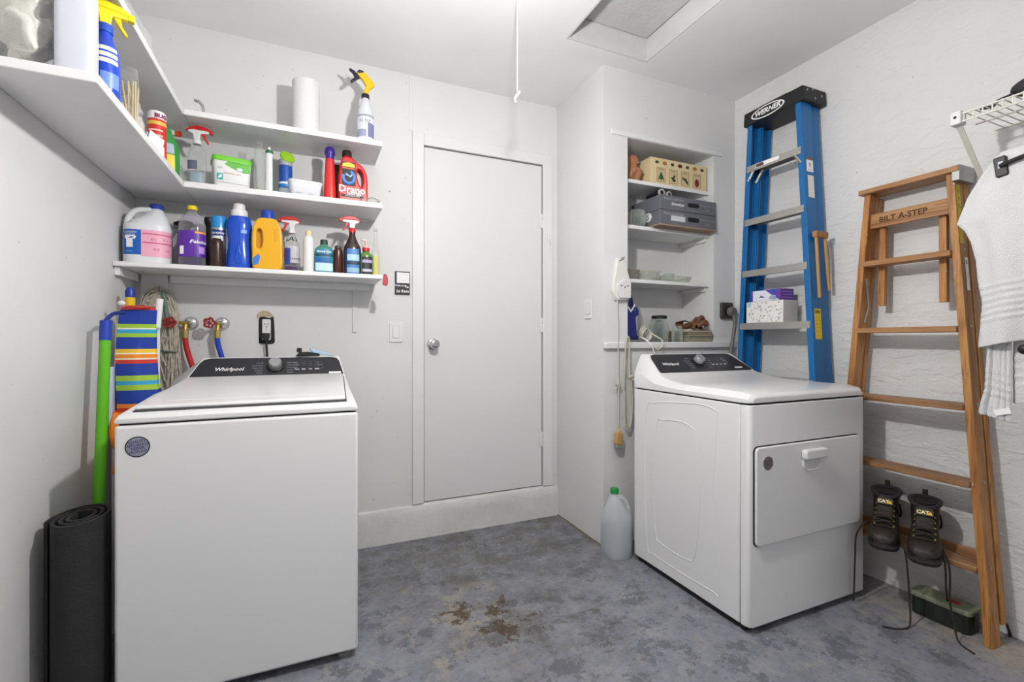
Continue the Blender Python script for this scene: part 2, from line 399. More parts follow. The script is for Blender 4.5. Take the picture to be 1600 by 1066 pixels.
# ceiling with attic hatch
HX0, HX1, HY0, HY1, HZ = 1.165, 1.664, 1.15, 2.003, 2.735
g = G().box(XL - .15, HX0, YR, D + .15, ZC, ZC + .2).box(HX1, XR + .15, YR, D + .15, ZC, ZC + .2).box(HX0, HX1, YR, HY0, ZC, ZC + .2).box(HX0, HX1, HY1, D + .15, ZC, ZC + .2)
struct(g.build('ceiling', M_CEIL, smooth=False))
ht = thing('attic_hatch', 'recessed white attic hatch panel in the ceiling', 'hatch', (HX0, HY0, ZC))
hw, hl = HX1 - HX0, HY1 - HY0
G().box(.012, hw - .012, .012, hl - .012, .122, .135).build('panel', mat('hatch_board', '#c9c8c7', .8, bump=.3, bscale=60, vary=.06), ht, smooth=False)
G().box(.001, hw - .001, .001, hl - .001, .136, .15).build('shadow_gap', M_GAP, ht, smooth=False)
for nm, b in (('frame_side', (0.0005, .009, .0005, hl - .0005)), ('frame_side', (hw - .009, hw - .0005, .0005, hl - .0005)), ('frame_end', (.009, hw - .009, .0005, .009)), ('frame_end', (.009, hw - .009, hl - .009, hl - .0005))):
    G().box(b[0], b[1], b[2], b[3], .001, .121).build(nm, mat('hatch_frame', '#cfcecd', .7, vary=.06), ht, smooth=False)
cd = thing('pull_cord', 'thin white pull cord with small toggle hanging from the ceiling', 'cord', (.82, 1.825, 2.15))
G().tube([(0, 0, .04), (.001, 0, .2), (0, 0, .46)], .0022, 6).build('cord', M_WHITE, cd)
G().tube([(-.012, 0, .005), (.012, 0, .042)], [.006, .005], 8).build('toggle', M_WHITE, cd)
G().tube([(-.012, 0, .007), (-.006, .001, -.008)], .003, 6).build('knot', M_WHITE, cd)

# pendant bulb that lights the room, plus an unseen fill lamp added behind
def globe_lamp(label, pos, strength, r):
    t = thing('lamp_or_fill', label, 'lamp', (pos[0], pos[1], ZC))
    G().lathe([(.07, -.0005), (.072, -.018), (.04, -.03)], 24).build('lamp_base', M_WHITE, t)
    m = mat('lamp_globe_%d' % int(strength), '#fffdfa', .4, emit=strength)
    G().tube([(0, 0, -.028), (0, 0, pos[2] - ZC + r * .9)], .008, 8).build('stem', M_WHITE, t)
    G().sphere((0, 0, pos[2] - ZC), r, 20, 12).build('globe', m, t)
globe_lamp('small bare bulb on a thin pendant stem above the middle of the room', LAMP_POS, LAMP_STRENGTH, .035)
globe_lamp('added fill light behind the view, shaped as a white globe lamp', REAR_FILL_POS, REAR_FILL_STRENGTH, .111)

# ================================================================== shelves on the left and back walls
FY = 2.35; FX = -.485
def shelf_board(label, b, cleats):
    t = thing('shelf_board', label, 'shelf', (b[0], b[2], b[4]))
    G().box(0, b[1] - b[0], 0, b[3] - b[2], 0, b[5] - b[4]).build('board', M_SHELF, t, bevel=.003)
    for c in cleats:
        G().box(c[0] - b[0], c[1] - b[0], c[2] - b[2], c[3] - b[2], c[4] - b[4], c[5] - b[4]).build('cleat', M_SHELF, t, bevel=.002)
    return t
e = .0008
T1, T2, T3 = 2.097, 1.793, 1.440
shelf_board('topmost white board shelf on the back wall', (FX, .331, FY, D - e, 2.072, T1), [])
shelf_board('topmost white board shelf running along the left wall', (XL + e, FX - e, 1.483, D - e, 2.072, T1), [(XL + e, XL + .02, 1.6, D - .03, 2.04, 2.0715)])
shelf_board('middle white board shelf on the back wall', (FX, .331, FY, D - e, 1.767, T2), [(.20, .30, D - .03, D - e, 1.755, 1.7665)])
shelf_board('middle white board shelf running along the left wall', (XL + e, FX - e, 1.483, D - e, 1.767, T2), [])
shelf_board('lowest white board shelf above the washing machine', (XL + e, .331, FY, D - e, 1.42, T3), [(XL + e, XL + .02, 2.37, D - .03, 1.385, 1.4195), (-.59, .30, D - .02, D - e, 1.385, 1.4195)])

# niche shelves
for z, lb in ((2.012, 'white niche shelf under the seed box'), (1.752, 'white niche shelf under the grey crates'), (1.446, 'white niche shelf under the clear glass dishes')):
    t = thing('niche_shelf', lb, 'shelf', (NX0 + .001, BY + .035, z))
    G().box(0, NX1 - NX0 - .002, 0, NY - BY - .036, 0, .021).build('board', M_SHELF, t, bevel=.002)
    G().box(NX1 - NX0 - .016, NX1 - NX0 - .002, .02, NY - BY - .037, -.026, -.0005).build('cleat', M_SHELF, t, bevel=.002)

# ================================================================== washing machine and dryer
def plane_mat(o, u, v):
    """4x4 placing the text XZ plane: x->u, z->v, -y -> outward"""
    u = Vector(u).normalized(); v = Vector(v).normalized(); n = u.cross(v)
    return Matrix(((u.x, -n.x, v.x, o[0]), (u.y, -n.y, v.y, o[1]), (u.z, -n.z, v.z, o[2]), (0, 0, 0, 1)))
def oval_sticker(t, x, y, z, rx, rz, face, inner, tcol, lines, turn):
    P = plane_mat((x, y, z), (math.cos(turn), 0, math.sin(turn)), (-math.sin(turn), 0, math.cos(turn)))
    ring = lambda a: [(a * rx * math.cos(2 * PI * k / 32), a * rz * math.sin(2 * PI * k / 32)) for k in range(32)]
    s = G().prism(ring(1), 'y', -.0006, 0).xf(P).build('sticker', face, t)
    G().prism(ring(.9), 'y', -.001, -.0006).xf(P).build('sticker_face', inner, s)
    for i, ln in enumerate(lines):
        text(ln, rz * .36, tcol, s, M=P @ Matrix.Translation((0, -.0012, rz * (.48 - .32 * i))), bold=.0002, width=.95 if len(ln) < 10 else .72)
def deck(secs, name, m, t):
    rings = [[(xl0, y, zb), (xl0, y, zb + (zt - zb) * .45), (xl, y, zt), (xl + .012, y, zt + .002), (xr - .012, y, zt + .002), (xr, y, zt), (xr0, y, zb + (zt - zb) * .45), (xr0, y, zb)] for y, xl0, xr0, zb, xl, xr, zt in secs]
    return G().rings(rings).build(name, m, t, bevel=.004, angle=30)
def console(t, bl, br, tl, tr, items):
    """black control panel on the sloped console; corners are local points"""
    bl, br, tl, tr = map(Vector, (bl, br, tl, tr)); nrm = (br - bl).cross(tl - bl).normalized()
    o = nrm * .004; q = [bl + o, br + o, tr + o, tl + o]; pts = []
    for i, p in enumerate(q):          # rounded corners
        a, b = q[i - 1], q[(i + 1) % 4]; r = .012 if i < 2 else .028
        s, e2 = p + (a - p).normalized() * r, p + (b - p).normalized() * r
        pts += [s, s * .25 + p * .5 + e2 * .25, e2]
    n = len(pts); back = [p - nrm * .007 for p in pts]
    pn = G().add(pts + back, [tuple(range(n)), tuple(range(n, 2 * n))[::-1]] + [(i, (i + 1) % n, (i + 1) % n + n, i + n) for i in range(n)]).build('control_panel', M_PANEL, t, smooth=False)
    c = (bl + br + tl + tr) / 4 + nrm * .0048; P = plane_mat(c, br - bl, (tl - bl) - (br - bl) * ((tl - bl).dot((br - bl).normalized()) / (br - bl).length))
    H = ((tl - bl) - (br - bl).normalized() * (tl - bl).dot((br - bl).normalized())).length
    def put(x, z): return P @ Matrix.Translation((x, 0, z))
    text('Whirlpool', .026 * items.get('ws', 1), M_PRINTW, pn, M=put(items['brand'], -.008), shear=.25, bold=.0004)
    kx = items['knob']
    kb = G().lathe([(.034, 0), (.034, -.006), (.031, -.008)], 28, (0, 0, 0), 'y').xf(put(kx, .004)).build('dial_ring', M_BLACK, pn)
    G().lathe([(.027, -.008), (.026, -.03), (.023, -.034), (.001, -.0345)], 28, (0, 0, 0), 'y').xf(put(kx, .004)).build('dial', mat('dial_grey', '#a7a8aa', .35, metal=.6), kb)
    random.seed(11); words = ['Normal', 'Quick Wash', 'Heavy Duty', 'Delicates', 'Whites', 'Bulky Items', 'Clean Washer', 'Drain & Spin', 'Colors', 'Casual']
    for i in range(5):
        text(words[i], .0085, M_PRINTG, pn, M=put(kx - .048, H * (.22 - .13 * i)), align='RIGHT', bold=.0002)
        text(words[i + 5], .0085, M_PRINTG, pn, M=put(kx + .048, H * (.22 - .13 * i)), align='LEFT', bold=.0002)
    for i in range(4):
        text(('Temp', 'Spin', 'Soil', 'Rinse')[i], .0085, M_PRINTW, pn, M=put(items['keys'] + i * .028, -H * .14), bold=.0003)
        for j in range(3): text(('Hot', 'Warm', 'Cold')[j], .006, M_PRINTG, pn, M=put(items['keys'] + i * .028, H * (.26 - .1 * j)))
    rg = [(.011 * math.cos(2 * PI * k / 24), .011 * math.sin(2 * PI * k / 24)) for k in range(24)]
    for dz in (.16, -.02):
        G().tube([(a, -.0003, b) for a, b in rg], .0007, 5, close=True).xf(put(items['keys'] + .098, H * dz)).build('key_ring', M_PRINTG, pn)
    G().box(-.026, .026, -.0006, 0, -.005, .005).xf(put(items['tagx'], -H * .36)).build('energy_label', M_PRINTW, pn, smooth=False)
    return pn

wm = thing('washing_machine', 'white top-loading washing machine with black control panel under the shelves', 'washing machine', (-.184, 1.722, 0))
hw = .343
G().box(-hw, hw, 0, .675, .03, .868).build('cabinet', M_APPL, wm, bevel=.01, seg=3)
G().box(-hw + .01, hw - .01, .01, .665, .866, .876).build('seam', M_GAP, wm, smooth=False)
for sx in (-1, 1):
    for y in (.05, .62):
        G().lathe([(.022, 0), (.022, .012), (.01, .014), (.01, .035)], 14, (sx * (hw - .045), y, 0)).build('foot', mat('foot_grey', '#8d8a80', .6), wm)
deck([(0, -hw, hw, .873, -hw + .003, hw - .003, .889), (.02, -hw, hw, .873, -hw + .006, hw - .006, .899), (.30, -hw, hw, .873, -.326, .337, .926), (.545, -hw, hw, .873, -.285, .338, .949), (.565, -hw, hw, .873, -.284, .338, .953), (.65, -hw, hw, .873, -.238, .318, 1.040), (.675, -hw, hw, .873, -.238, .318, 1.042)], 'top_deck', M_APPL, wm)
zz = lambda y: .899 + (y - .02) * .0965
lidp = lambda dz: [(-.303, .036, zz(.036) + dz), (.303, .036, zz(.036) + dz), (.326, .548, zz(.548) + dz), (-.272, .548, zz(.548) + dz)]
lg = lambda dz: [(x + (.004 if x > 0 else -.004), y + (-.004 if y < .1 else .0), z + dz) for x, y, z in lidp(0)]
G().hexa(lg(.0), lg(.0055)).build('lid_shadow_line', mat('lid_shadow_grey', '#4b4b4d', .7), wm, smooth=False)  # dark plate draws the shadow line round the lid
ld = G().hexa(lidp(.0056), lidp(.020)).build('lid', M_APPL, wm, bevel=.008, seg=3)
G().tube([(-.24, .10, zz(.10) + .0195), (.26, .10, zz(.10) + .0195)], .0012, 6).build('lid_crease', M_APPL, ld)
console(wm, (-.275, .566, .957), (.331, .566, .957), (-.232, .646, 1.038), (.310, .646, 1.038), dict(brand=-.165, knob=.012, keys=.10, tagx=.26))
oval_sticker(wm, -.286, -.0001, .803, .031, .031, M_BLACK, C('#868a98', .35), C('#2c3160', .5), ['QUALITY', 'APPLIANCE', 'REPAIR', '305-591-0181'], .12)

dy = thing('clothes_dryer', 'white front-loading clothes dryer with black control panel beside the ladders', 'dryer', (1.879, 1.25, 0))
hw = .356; sd = .045
G().box(-hw, hw, sd, .68, .028, .872).build('cabinet', M_APPL, dy, bevel=.004)
G().box(-hw + .012, hw - .012, .03, .66, .004, .03).build('base_shade', M_GAP, dy, smooth=False)  # dark box stands in for the shade under the dryer
prof = [(-hw, sd - .003), (-hw + .001, .020), (-hw + .008, .006), (-hw + .022, 0), (hw - .022, 0), (hw - .008, .005), (hw - .001, .018), (hw, sd - .003)]
G().prism(prof, 'z', .028, .872).build('front_panel', M_APPL, dy, bevel=.003, angle=50)
G().box(-hw + .01, hw - .01, .02, .67, .870, .882).build('seam', M_GAP, dy, smooth=False)
for sx in (-1, 1):
    for y in (.06, .63):
        G().lathe([(.018, 0), (.018, .01), (.008, .012), (.008, .03)], 12, (sx * (hw - .03), y, 0)).build('foot', C('#b9b6ac', .6), dy)
deck([(.0, -hw + .02, hw - .02, .880, -hw + .03, hw - .03, .900), (.012, -hw + .006, hw - .006, .879, -hw + .02, hw - .02, .912), (.05, -hw - .002, hw + .002, .878, -hw + .012, hw - .012, .919), (.36, -hw - .002, hw + .002, .878, -hw + .012, hw - .012, .922), (.44, -hw - .002, hw + .002, .878, -hw + .016, hw - .014, .930), (.525, -hw - .002, hw + .002, .878, -hw + .028, hw - .02, .950), (.535, -hw, hw, .878, -hw + .03, hw - .022, .955), (.635, -hw, hw, .878, -hw + .04, hw - .085, 1.044), (.68, -hw, hw, .878, -hw + .04, hw - .085, 1.046)], 'top_deck', M_APPL, dy)
console(dy, (-.312, .537, .959), (.318, .537, .959), (-.303, .634, 1.043), (.244, .634, 1.043), dict(brand=-.20, knob=-.01, keys=.08, tagx=.24, ws=.95))
def rrect(x0, x1, z0, z1, r, k=5):
    P = []
    for cx, cz, a in ((x1 - r, z1 - r, 0), (x0 + r, z1 - r, 90), (x0 + r, z0 + r, 180), (x1 - r, z0 + r, 270)):
        P += [(cx + r * math.cos(math.radians(a + 90 * i / k)), cz + r * math.sin(math.radians(a + 90 * i / k))) for i in range(k + 1)]
    return P
G().prism(rrect(-.337, .304, .334, .717, .02), 'y', -.0015, .004).build('door_gap', M_GAP, dy, smooth=False)
dd = G().prism(rrect(-.333, .300, .337, .713, .019), 'y', -.011, .0).build('door', M_APPL, dy, bevel=.005, seg=3)
G().prism(rrect(-.085, .048, .645, .686, .012), 'y', -.036, -.012).build('handle_hood', M_APPL, dd, bevel=.007, seg=3)
G().prism(rrect(-.069, .033, .60, .66, .026), 'y', -.0135, -.0105).build('recess_shade', mat('shaded_white', '#d2d2d2', .35), dd, bevel=.001)  # slightly darker white paints the shade of the handle scoop
G().tube(curvepts([(-.071, -.0125, .645), (-.069, -.0125, .618), (-.051, -.0125, .600), (-.018, -.0125, .597), (.015, -.0125, .600), (.033, -.0125, .618), (.035, -.0125, .645)], 5), .0055, 8).build('recess_lip', M_APPL, dd)
oval_sticker(dy, -.270, -.0112, .650, .026, .026, M_BLACK, C('#7d7273', .4), C('#3a2a35', .5), ['QUALITY', 'APPLIANCE', 'REPAIR', '305-591-0181'], .12)
RZ = Matrix.Rotation(-PI / 2, 4, 'Z')
side = lambda x: Matrix.Translation((x, 0, 0)) @ RZ
# pressed outline on the dryer's side: x of the shape runs from the front (-) to the back (+), seen from -X
ox = lambda y: -(y)
def emboss(nm, pts, r):
    P = [(-hw, v.x, v.y) for v in curvepts([(y, z, 0) for y, z in pts + [pts[0]]], 6)]
    G().tube(P, r, 6, close=False).build(nm, M_APPL, dy)
emboss('pressed_rib', [(.15, .83), (.17, .50), (.14, .12), (.20, .085), (.52, .085), (.58, .12), (.60, .50), (.58, .78), (.52, .82), (.30, .845), (.20, .845)], .0024)
emboss('pressed_rib', [(.27, .73), (.245, .45), (.27, .20), (.32, .155), (.48, .16), (.52, .20), (.535, .45), (.51, .72), (.46, .745), (.34, .755)], .0024)

# ================================================================== bottles and cleaning supplies
def bottle(name, label, cat, loc, secs, m, rotz=0., k=3, seg=28, rot=None, group=None):
    t = thing(name, label, cat, loc, rotz, rot=rot, group=group); L = Loft(smoothz(secs, k), seg)
    L.body = L.g().build('body', m, t, angle=50); return t, L
def screw_cap(t, z, r, h, m, x=0., ribs=18, nm='cap', y=0., taper=.96):
    g = G(); rg = []
    for zz_, rr in ((z, r), (z + h * .85, r * taper), (z + h, r * taper * .88)):
        rg.append([(x + (rr * (1 + .03 * (i % 2))) * math.cos(2 * PI * i / (2 * ribs)), y + (rr * (1 + .03 * (i % 2))) * math.sin(2 * PI * i / (2 * ribs)), zz_) for i in range(2 * ribs)])
    return g.rings(rg).build(nm, m, t, angle=50)
def sprayer(t, z, d, shell, head, trig, collar, s=1., x=0.):
    """trigger head; d=-1 nozzle to -X, +1 nozzle to +X"""
    Mx = Matrix.Translation((x, 0, z)) @ Matrix.Diagonal((-d * s, s, s, 1))
    G().lathe([(.0165, 0), (.0165, .018), (.014, .022)], 16).xf(Matrix.Translation((x, 0, z)) @ Matrix.Scale(s, 4)).build('collar', collar, t)
    hd = G().prism([(-.046, .050), (-.046, .061), (.015, .063), (.036, .056), (.027, .048), (.014, .044), (.011, .02), (-.011, .02), (-.014, .047)], 'y', -.010, .010).xf(Mx).build('spray_head', head, t, bevel=.003)
    G().prism([(-.048, .060), (-.048, .070), (-.03, .077), (-.002, .081), (.022, .074), (.042, .056), (.037, .0545), (.015, .0625)], 'y', -.012, .012).xf(Mx).build('shell', shell, t, bevel=.004)
    G().prism([(-.021, .050), (-.031, .049), (-.034, .03), (-.046, .010), (-.040, .006), (-.028, .024), (-.016, .046)], 'y', -.006, .006).xf(Mx).build('trigger', trig, t, bevel=.002)
    G().box(-.060, -.046, -.008, .008, .051, .069).xf(Mx).build('nozzle', shell, hd, bevel=.002)
    return hd
RED = C('#c8201f', .35); WHT = M_WHITE; BLK = M_BLACK

# ---- lowest shelf, left to right
t, L = bottle('bleach_jug', 'white gallon jug with blue cap and pink label, leftmost on the lowest shelf', 'jug', (-.632, 2.455, T3),
    [(0, .078, .07, 3), (.006, .083, .075, 3), (.15, .083, .075, 3), (.165, .08, .07, 2.6), (.185, .068, .062, 2.3, .008), (.208, .046, .048, 2.1, .022), (.232, .028, .03, 2, .028), (.245, .022, .022, 2, .028)], M_WTRANS, .15)
screw_cap(t, .243, .025, .022, C('#2b3f9e', .35), .028)
G().tube(curvepts([(-.068, -.01, .155), (-.066, -.012, .19), (-.040, -.012, .228), (.012, -.01, .238)], 5), [.012, .012, .012, .012, .012, .012, .012, .012, .012, .012, .012, .012, .012, .012, .012, .011], 10).build('handle', M_WTRANS, t)
lb = L.patch(-152, -95, .035, .138).build('label_blue', C('#1f5fb8', .4), t); L.patch(-95, -12, .03, .14).build('label_pink', C('#eba9c0', .45), t)
sh = [(-.5, .45), (-.28, .55), (-.12, .5), (.12, .5), (.28, .55), (.5, .45), (.42, .2), (.28, .24), (.28, -.5), (-.28, -.5), (-.28, .24), (-.42, .2)]
f = on_loft(L, -122, .088, .0022); G().add([f(x * .052, z * .048) for x, z in sh], [tuple(range(12))]).build('shirt_print', M_PRINTW, lb, smooth=False)
text('LAUNDRY', .012, M_PRINTW, lb, on_loft(L, -122, .126)); text('BLEACH', .012, M_PRINTW, lb, on_loft(L, -122, .115)); text('whitens', .01, C('#8fd2ef', .5), lb, on_loft(L, -124, .048))
for z, c in ((.122, '#c2386f'), (.085, '#c2386f')): L.patch(-93, -14, z, z + .004, .0013).build('label_band', C(c, .45), t)
for a, z, s in ((-80, .1, '01'), (-50, .102, '% 2'), (-75, .06, '4:2'), (-42, .058, 't 8')): text(s, .016, C('#b13f70', .5), t, on_loft(L, a, z))

t, L = bottle('dark_spray_bottle', 'black trigger spray bottle standing behind the purple-labelled bottle', 'bottle', (-.518, 2.577, T3),
    [(0, .032, .024, 3), (.005, .034, .026, 3), (.11, .034, .026, 3), (.145, .018, .018), (.165, .014, .014)], C('#3b2f26', .35))
sprayer(t, .165, -1, BLK, BLK, BLK, BLK, .85); L.patch(-150, -30, .02, .09).build('label', C('#6d5a48', .5), t)

t, L = bottle('purple_cleaner_bottle', 'clear bottle with yellow cap, purple liquid and purple label', 'bottle', (-.468, 2.425, T3),
    [(0, .046, .038, 2.6), (.006, .05, .042, 2.6), (.15, .05, .042, 2.4), (.19, .048, .040, 2.2), (.222, .032, .028), (.238, .018, .018), (.25, .016, .016)], thin_glass('clear_violet', '#ece6f0', .08, .6, .1))
L2 = Loft(smoothz([(.003, .044, .036, 2.6), (.03, .047, .039, 2.6), (.115, .047, .039, 2.5)], 3)); L2.g().build('liquid', C('#3a2155', .2), t)
lb = L.patch(-178, -4, .04, .152).build('label', C('#5a2a9c', .4), t); screw_cap(t, .249, .019, .018, C('#e6cf2c', .4))
text('Fabuloso', .02, M_PRINTW, lb, on_loft(L, -48, .105), shear=.2, bold=.0004); L.patch(-75, -8, .142, .150, .0014).build('label_band', C('#f0a23c', .45), lb)
L.patch(-135, -112, .05, .085, .0014).build('barcode', M_PRINTW, lb); L.patch(-58, -22, .055, .085, .0014).build('flower_print', C('#b48bd8', .5), lb)

t, L = bottle('black_aerosol_can', 'slim black aerosol can behind the purple-labelled bottle', 'can', (-.425, 2.545, T3),
    [(0, .024, .024), (.004, .026, .026), (.2, .026, .026), (.21, .022, .022)], C('#232022', .35), k=2); G().lathe([(.021, .21), (.021, .245), (.017, .25)], 16).build('cap', BLK, t)
L.patch(-70, -5, .1, .16).build('label', C('#e3cf4a', .5), t)

t, L = bottle('glass_cleaner_can', 'silver aerosol can with light blue cap and dark blue oval label', 'can', (-.374, 2.47, T3),
    [(0, .031, .031), (.004, .0335, .0335), (.182, .0335, .0335), (.192, .031, .031)], mat('can_silver', '#b9bec4', .3, metal=.7), k=2)
G().lathe([(.0335, .186), (.0335, .232), (.031, .239), (.001, .24)], 24).build('cap', C('#2f8fd0', .25), t)
lb = L.patch(-140, -40, .148, .176).build('label', C('#1d3f86', .4), t); text('Sprayway', .014, M_PRINTW, lb, on_loft(L, -90, .162), shear=.2, bold=.0003)

t, L = bottle('brown_speckled_jar', 'short dark brown bottle in front of the silver can', 'bottle', (-.373, 2.40, T3),
    [(0, .023, .023), (.004, .026, .026), (.105, .026, .026), (.12, .02, .02), (.128, .016, .016)], mat('speckled_brown', '#3a2417', .3, vary=.8, vscale=90))
screw_cap(t, .127, .018, .012, C('#cfd0cc', .4))

t, L = bottle('blue_detergent_bottle', 'shiny blue detergent bottle with white cap', 'bottle', (-.290, 2.43, T3),
    [(0, .046, .034, 2.6), (.006, .051, .038, 2.6), (.06, .051, .038, 2.4), (.12, .046, .034, 2.2), (.17, .049, .036, 2.2), (.205, .05, .036, 2.2), (.232, .042, .032), (.24, .034, .03)], C('#1c4fc0', .22))
G().lathe([(.033, .238), (.034, .262), (.031, .268), (.024, .27), (.024, .29), (.019, .297), (.001, .298)], 24).build('cap', M_WHITE, t)
L.patch(-80, -50, .16, .175, .0012).build('painted_glint', C('#7fa6e8', .4), t)  # pale blue patch is a highlight painted on the bottle
G().prism([(-.016, .05), (.0, .12), (.016, .05), (.01, .02), (-.01, .02)], 'y', -.0405, -.03).build('grip_relief', C('#1c4fc0', .22), t, bevel=.004)

t = thing('yellow_detergent_jug', 'yellow detergent jug with dark blue cap', 'jug', (-.174, 2.415, T3))
out = [(-.036, .0), (.0, .0), (.036, .0), (.054, .006), (.0615, .026), (.0615, .09), (.061, .15), (.056, .19), (.042, .222), (.026, .234), (-.026, .234), (-.044, .222), (-.057, .19), (-.062, .15), (-.0615, .09), (-.0615, .026), (-.054, .006)]
flat_shape('body', [out, [(-.043, .10), (-.043, .165), (-.035, .184), (-.022, .172), (-.020, .12), (-.028, .095)]], .075, .007, C('#e3a81c', .32), t)
G().prism(rrect(-.050, -.014, .08, .2, .015), 'y', -.012, .012).build('handle_web', C('#c98f14', .4), t, bevel=.004)  # darker yellow puts shade into the recessed web
G().prism([(.026, .12), (.046, .15), (.05, .185), (.04, .195), (.028, .18)], 'y', -.0385, -.034).build('grip_dent_shade', C('#d79c17', .4), t, bevel=.002)  # darker patch paints the shade of a grip dent
G().lathe([(.033, .228), (.034, .243), (.0285, .246), (.027, .27), (.024, .2745), (.001, .275)], 28).build('cap', C('#2443a8', .3), t)
G().prism([(-.058, .016), (-.036, .024), (-.028, .055), (-.034, .07), (-.058, .05)], 'y', -.0383, -.037).build('label', C('#3a78c8', .4), t, bevel=.0004)

def clear_spray(name, label, loc, d, liq, lh, lbl, trig, w=.034, s=1., body=None, hz=.195, ang=(-150, -30), z0=.05, z1=.13, rotz=0.):
    t, L = bottle(name, label, 'bottle', loc, [(0, w - .003, w * .72, 2.8), (.006, w, w * .78, 2.8), (z1, w, w * .78, 2.6), (z1 + .03, w * .72, w * .62, 2.2), (hz - .02, .0165, .0165), (hz, .0145, .0145)], body or M_CLEAR, rotz)
    if liq: Loft([(.003, w - .005, w * .7, 2.8), (lh, w - .003, w * .74, 2.8)]).g().build('liquid', liq, t)
    lb = L.patch(ang[0], ang[1], z0, z1).build('label', lbl, t) if lbl else None
    sprayer(t, hz, d, trig[0], trig[1], trig[2], trig[3], s); return t, L, lb
t, L, lb = clear_spray('purple_spray_bottle', 'clear spray bottle with red and white trigger and a little purple liquid', (-.076, 2.485, T3), -1, C('#43215f', .3), .032, mat('label_pale', '#c9c6d2', .4, alpha=.8), (RED, WHT, RED, WHT))
L.patch(-140, -95, .04, .12, .0014).build('print_blue', C('#2b4a9c', .45), lb); L.patch(-160, -138, .06, .12, .0014).build('print_orange', C('#d9693a', .45), lb)
text("LA's", .03, M_PRINTK, t, on_loft(L, -95, .165), shear=.2, bold=.0006); text('CLEANER', .012, M_PRINTK, lb, on_loft(L, -60, .07))

t, L = bottle('white_squeeze_bottle', 'plain white bottle with beige cap between the spray bottle and green bottle', 'bottle', (-.002, 2.43, T3),
    [(0, .022, .022), (.004, .0245, .0245), (.15, .0245, .0245), (.172, .018, .018), (.182, .012, .012)], M_WHITE)
screw_cap(t, .18, .014, .022, C('#d9c9a0', .5))

t, L = bottle('green_wash_bottle', 'sea green bottle with dark cap and blue mountain label', 'bottle', (.066, 2.43, T3),
    [(0, .039, .025, 3), (.004, .0425, .028, 3), (.105, .0425, .028, 2.8), (.125, .034, .024, 2.4), (.138, .018, .016), (.145, .015, .015)], mat('green_glassy', '#4e8f78', .15, alpha=.85))
screw_cap(t, .143, .017, .022, C('#2b4438', .4)); lb = L.patch(-150, -30, .008, .118).build('label', C('#2f7f9e', .4), t)
L.patch(-146, -34, .012, .05, .0014).build('print_pale', C('#bfe0ea', .45), lb); L.patch(-140, -60, .05, .075, .0015).build('print_hill', C('#1f5fa0', .45), lb)
text('Mountain', .013, M_PRINTW, lb, on_loft(L, -90, .105), bold=.0003); L.patch(-148, -32, .082, .094, .0014).build('print_band', C('#17455f', .45), lb)

t, L = bottle('brown_bottle', 'small plain brown bottle beside the green mountain-label bottle', 'bottle', (.130, 2.43, T3),
    [(0, .02, .02), (.004, .0225, .0225), (.11, .0225, .0225), (.122, .016, .016), (.13, .0145, .0145)], C('#46241a', .2)); screw_cap(t, .129, .016, .012, C('#4b4440', .4))
G().lathe([(.008, .141), (.008, .155), (.004, .168)], 12).build('spout', M_CLEAR, t)

t, L, lb = clear_spray('black_spray_bottle', 'dark spray bottle with red trigger and blue label', (.196, 2.43, T3), -1, None, 0, C('#3f78b8', .4), (RED, WHT, RED, RED), w=.041, body=C('#33231e', .2), hz=.212, z0=.006, z1=.128, ang=(-122, -50))
L.patch(-120, -52, .07, .1, .0014).build('print_sky', C('#a9cdea', .45), lb); L.patch(-120, -52, .05, .066, .0014).build('print_dark', C('#1d2f4a', .45), lb); L.patch(-120, -52, .012, .034, .0014).build('print_water', C('#8fb4cc', .45), lb)
L.patch(-160, -124, .01, .12).build('label_side', C('#23304a', .45), t)

t, L = bottle('green_pump_bottle', 'small green bottle with red and white pump cap and black label', 'bottle', (.262, 2.435, T3),
    [(0, .028, .022, 2.8), (.004, .031, .025, 2.8), (.10, .031, .025, 2.6), (.115, .02, .018), (.125, .014, .014)], mat('green_clear', '#5f8f3a', .12, alpha=.85))
G().lathe([(.0175, .125), (.0185, .138), (.017, .142)], 18).build('cap', RED, t); G().lathe([(.0175, .142), (.017, .15), (.006, .153), (.005, .178)], 18).build('pump_stem', mat('pump_pink', '#e8b9b4', .4), t)
G().box(-.022, .006, -.006, .006, .176, .186).build('pump_nozzle', mat('pump_pink', '#e8b9b4', .4), t, bevel=.002)
lb = L.patch(-125, -40, .01, .095).build('label', C('#20202a', .45), t); L.patch(-122, -43, .065, .08, .0014).build('print_band', C('#a8a0c8', .45), lb); L.patch(-120, -45, .02, .034, .0014).build('print_base', C('#b9b6c9', .45), lb)

t, L = bottle('yellow_oil_bottle', 'slim clear bottle half full of pale yellow liquid at the shelf end', 'bottle', (.309, 2.44, T3),
    [(0, .018, .018), (.004, .0195, .0195), (.11, .0195, .0195), (.16, .013, .013), (.2, .01, .01), (.235, .009, .009)], M_CLEAR)
Loft([(.003, .0175, .0175), (.105, .018, .018)]).g().build('liquid', C('#ddd37a', .3), t); screw_cap(t, .233, .0105, .014, M_CLEAR)

t = thing('red_hanging_tag', 'small red plastic clip on the right end of the lowest shelf', 'clip', (.3325, 2.37, 1.395))
flat_shape('clip', [[(0.0, .0), (.022, -.004), (.028, .02), (.022, .048), (.008, .052), (.004, .03)]], .012, .003, C('#b03a40', .4), t)

# ---- middle shelf on the back wall
t, L, lb = clear_spray('water_spray_bottle', 'clear spray bottle with red and white trigger at the inner corner of the middle shelf', (-.452, 2.43, T2), 1, mat('blue_water', '#b9cfdc', .15, alpha=.6), .062, None, (RED, WHT, RED, WHT), w=.034, hz=.188, s=1.0)
L.patch(-150, -85, .07, .11, .001).build('label', mat('label_slate', '#555a78', .5, alpha=.85), t)

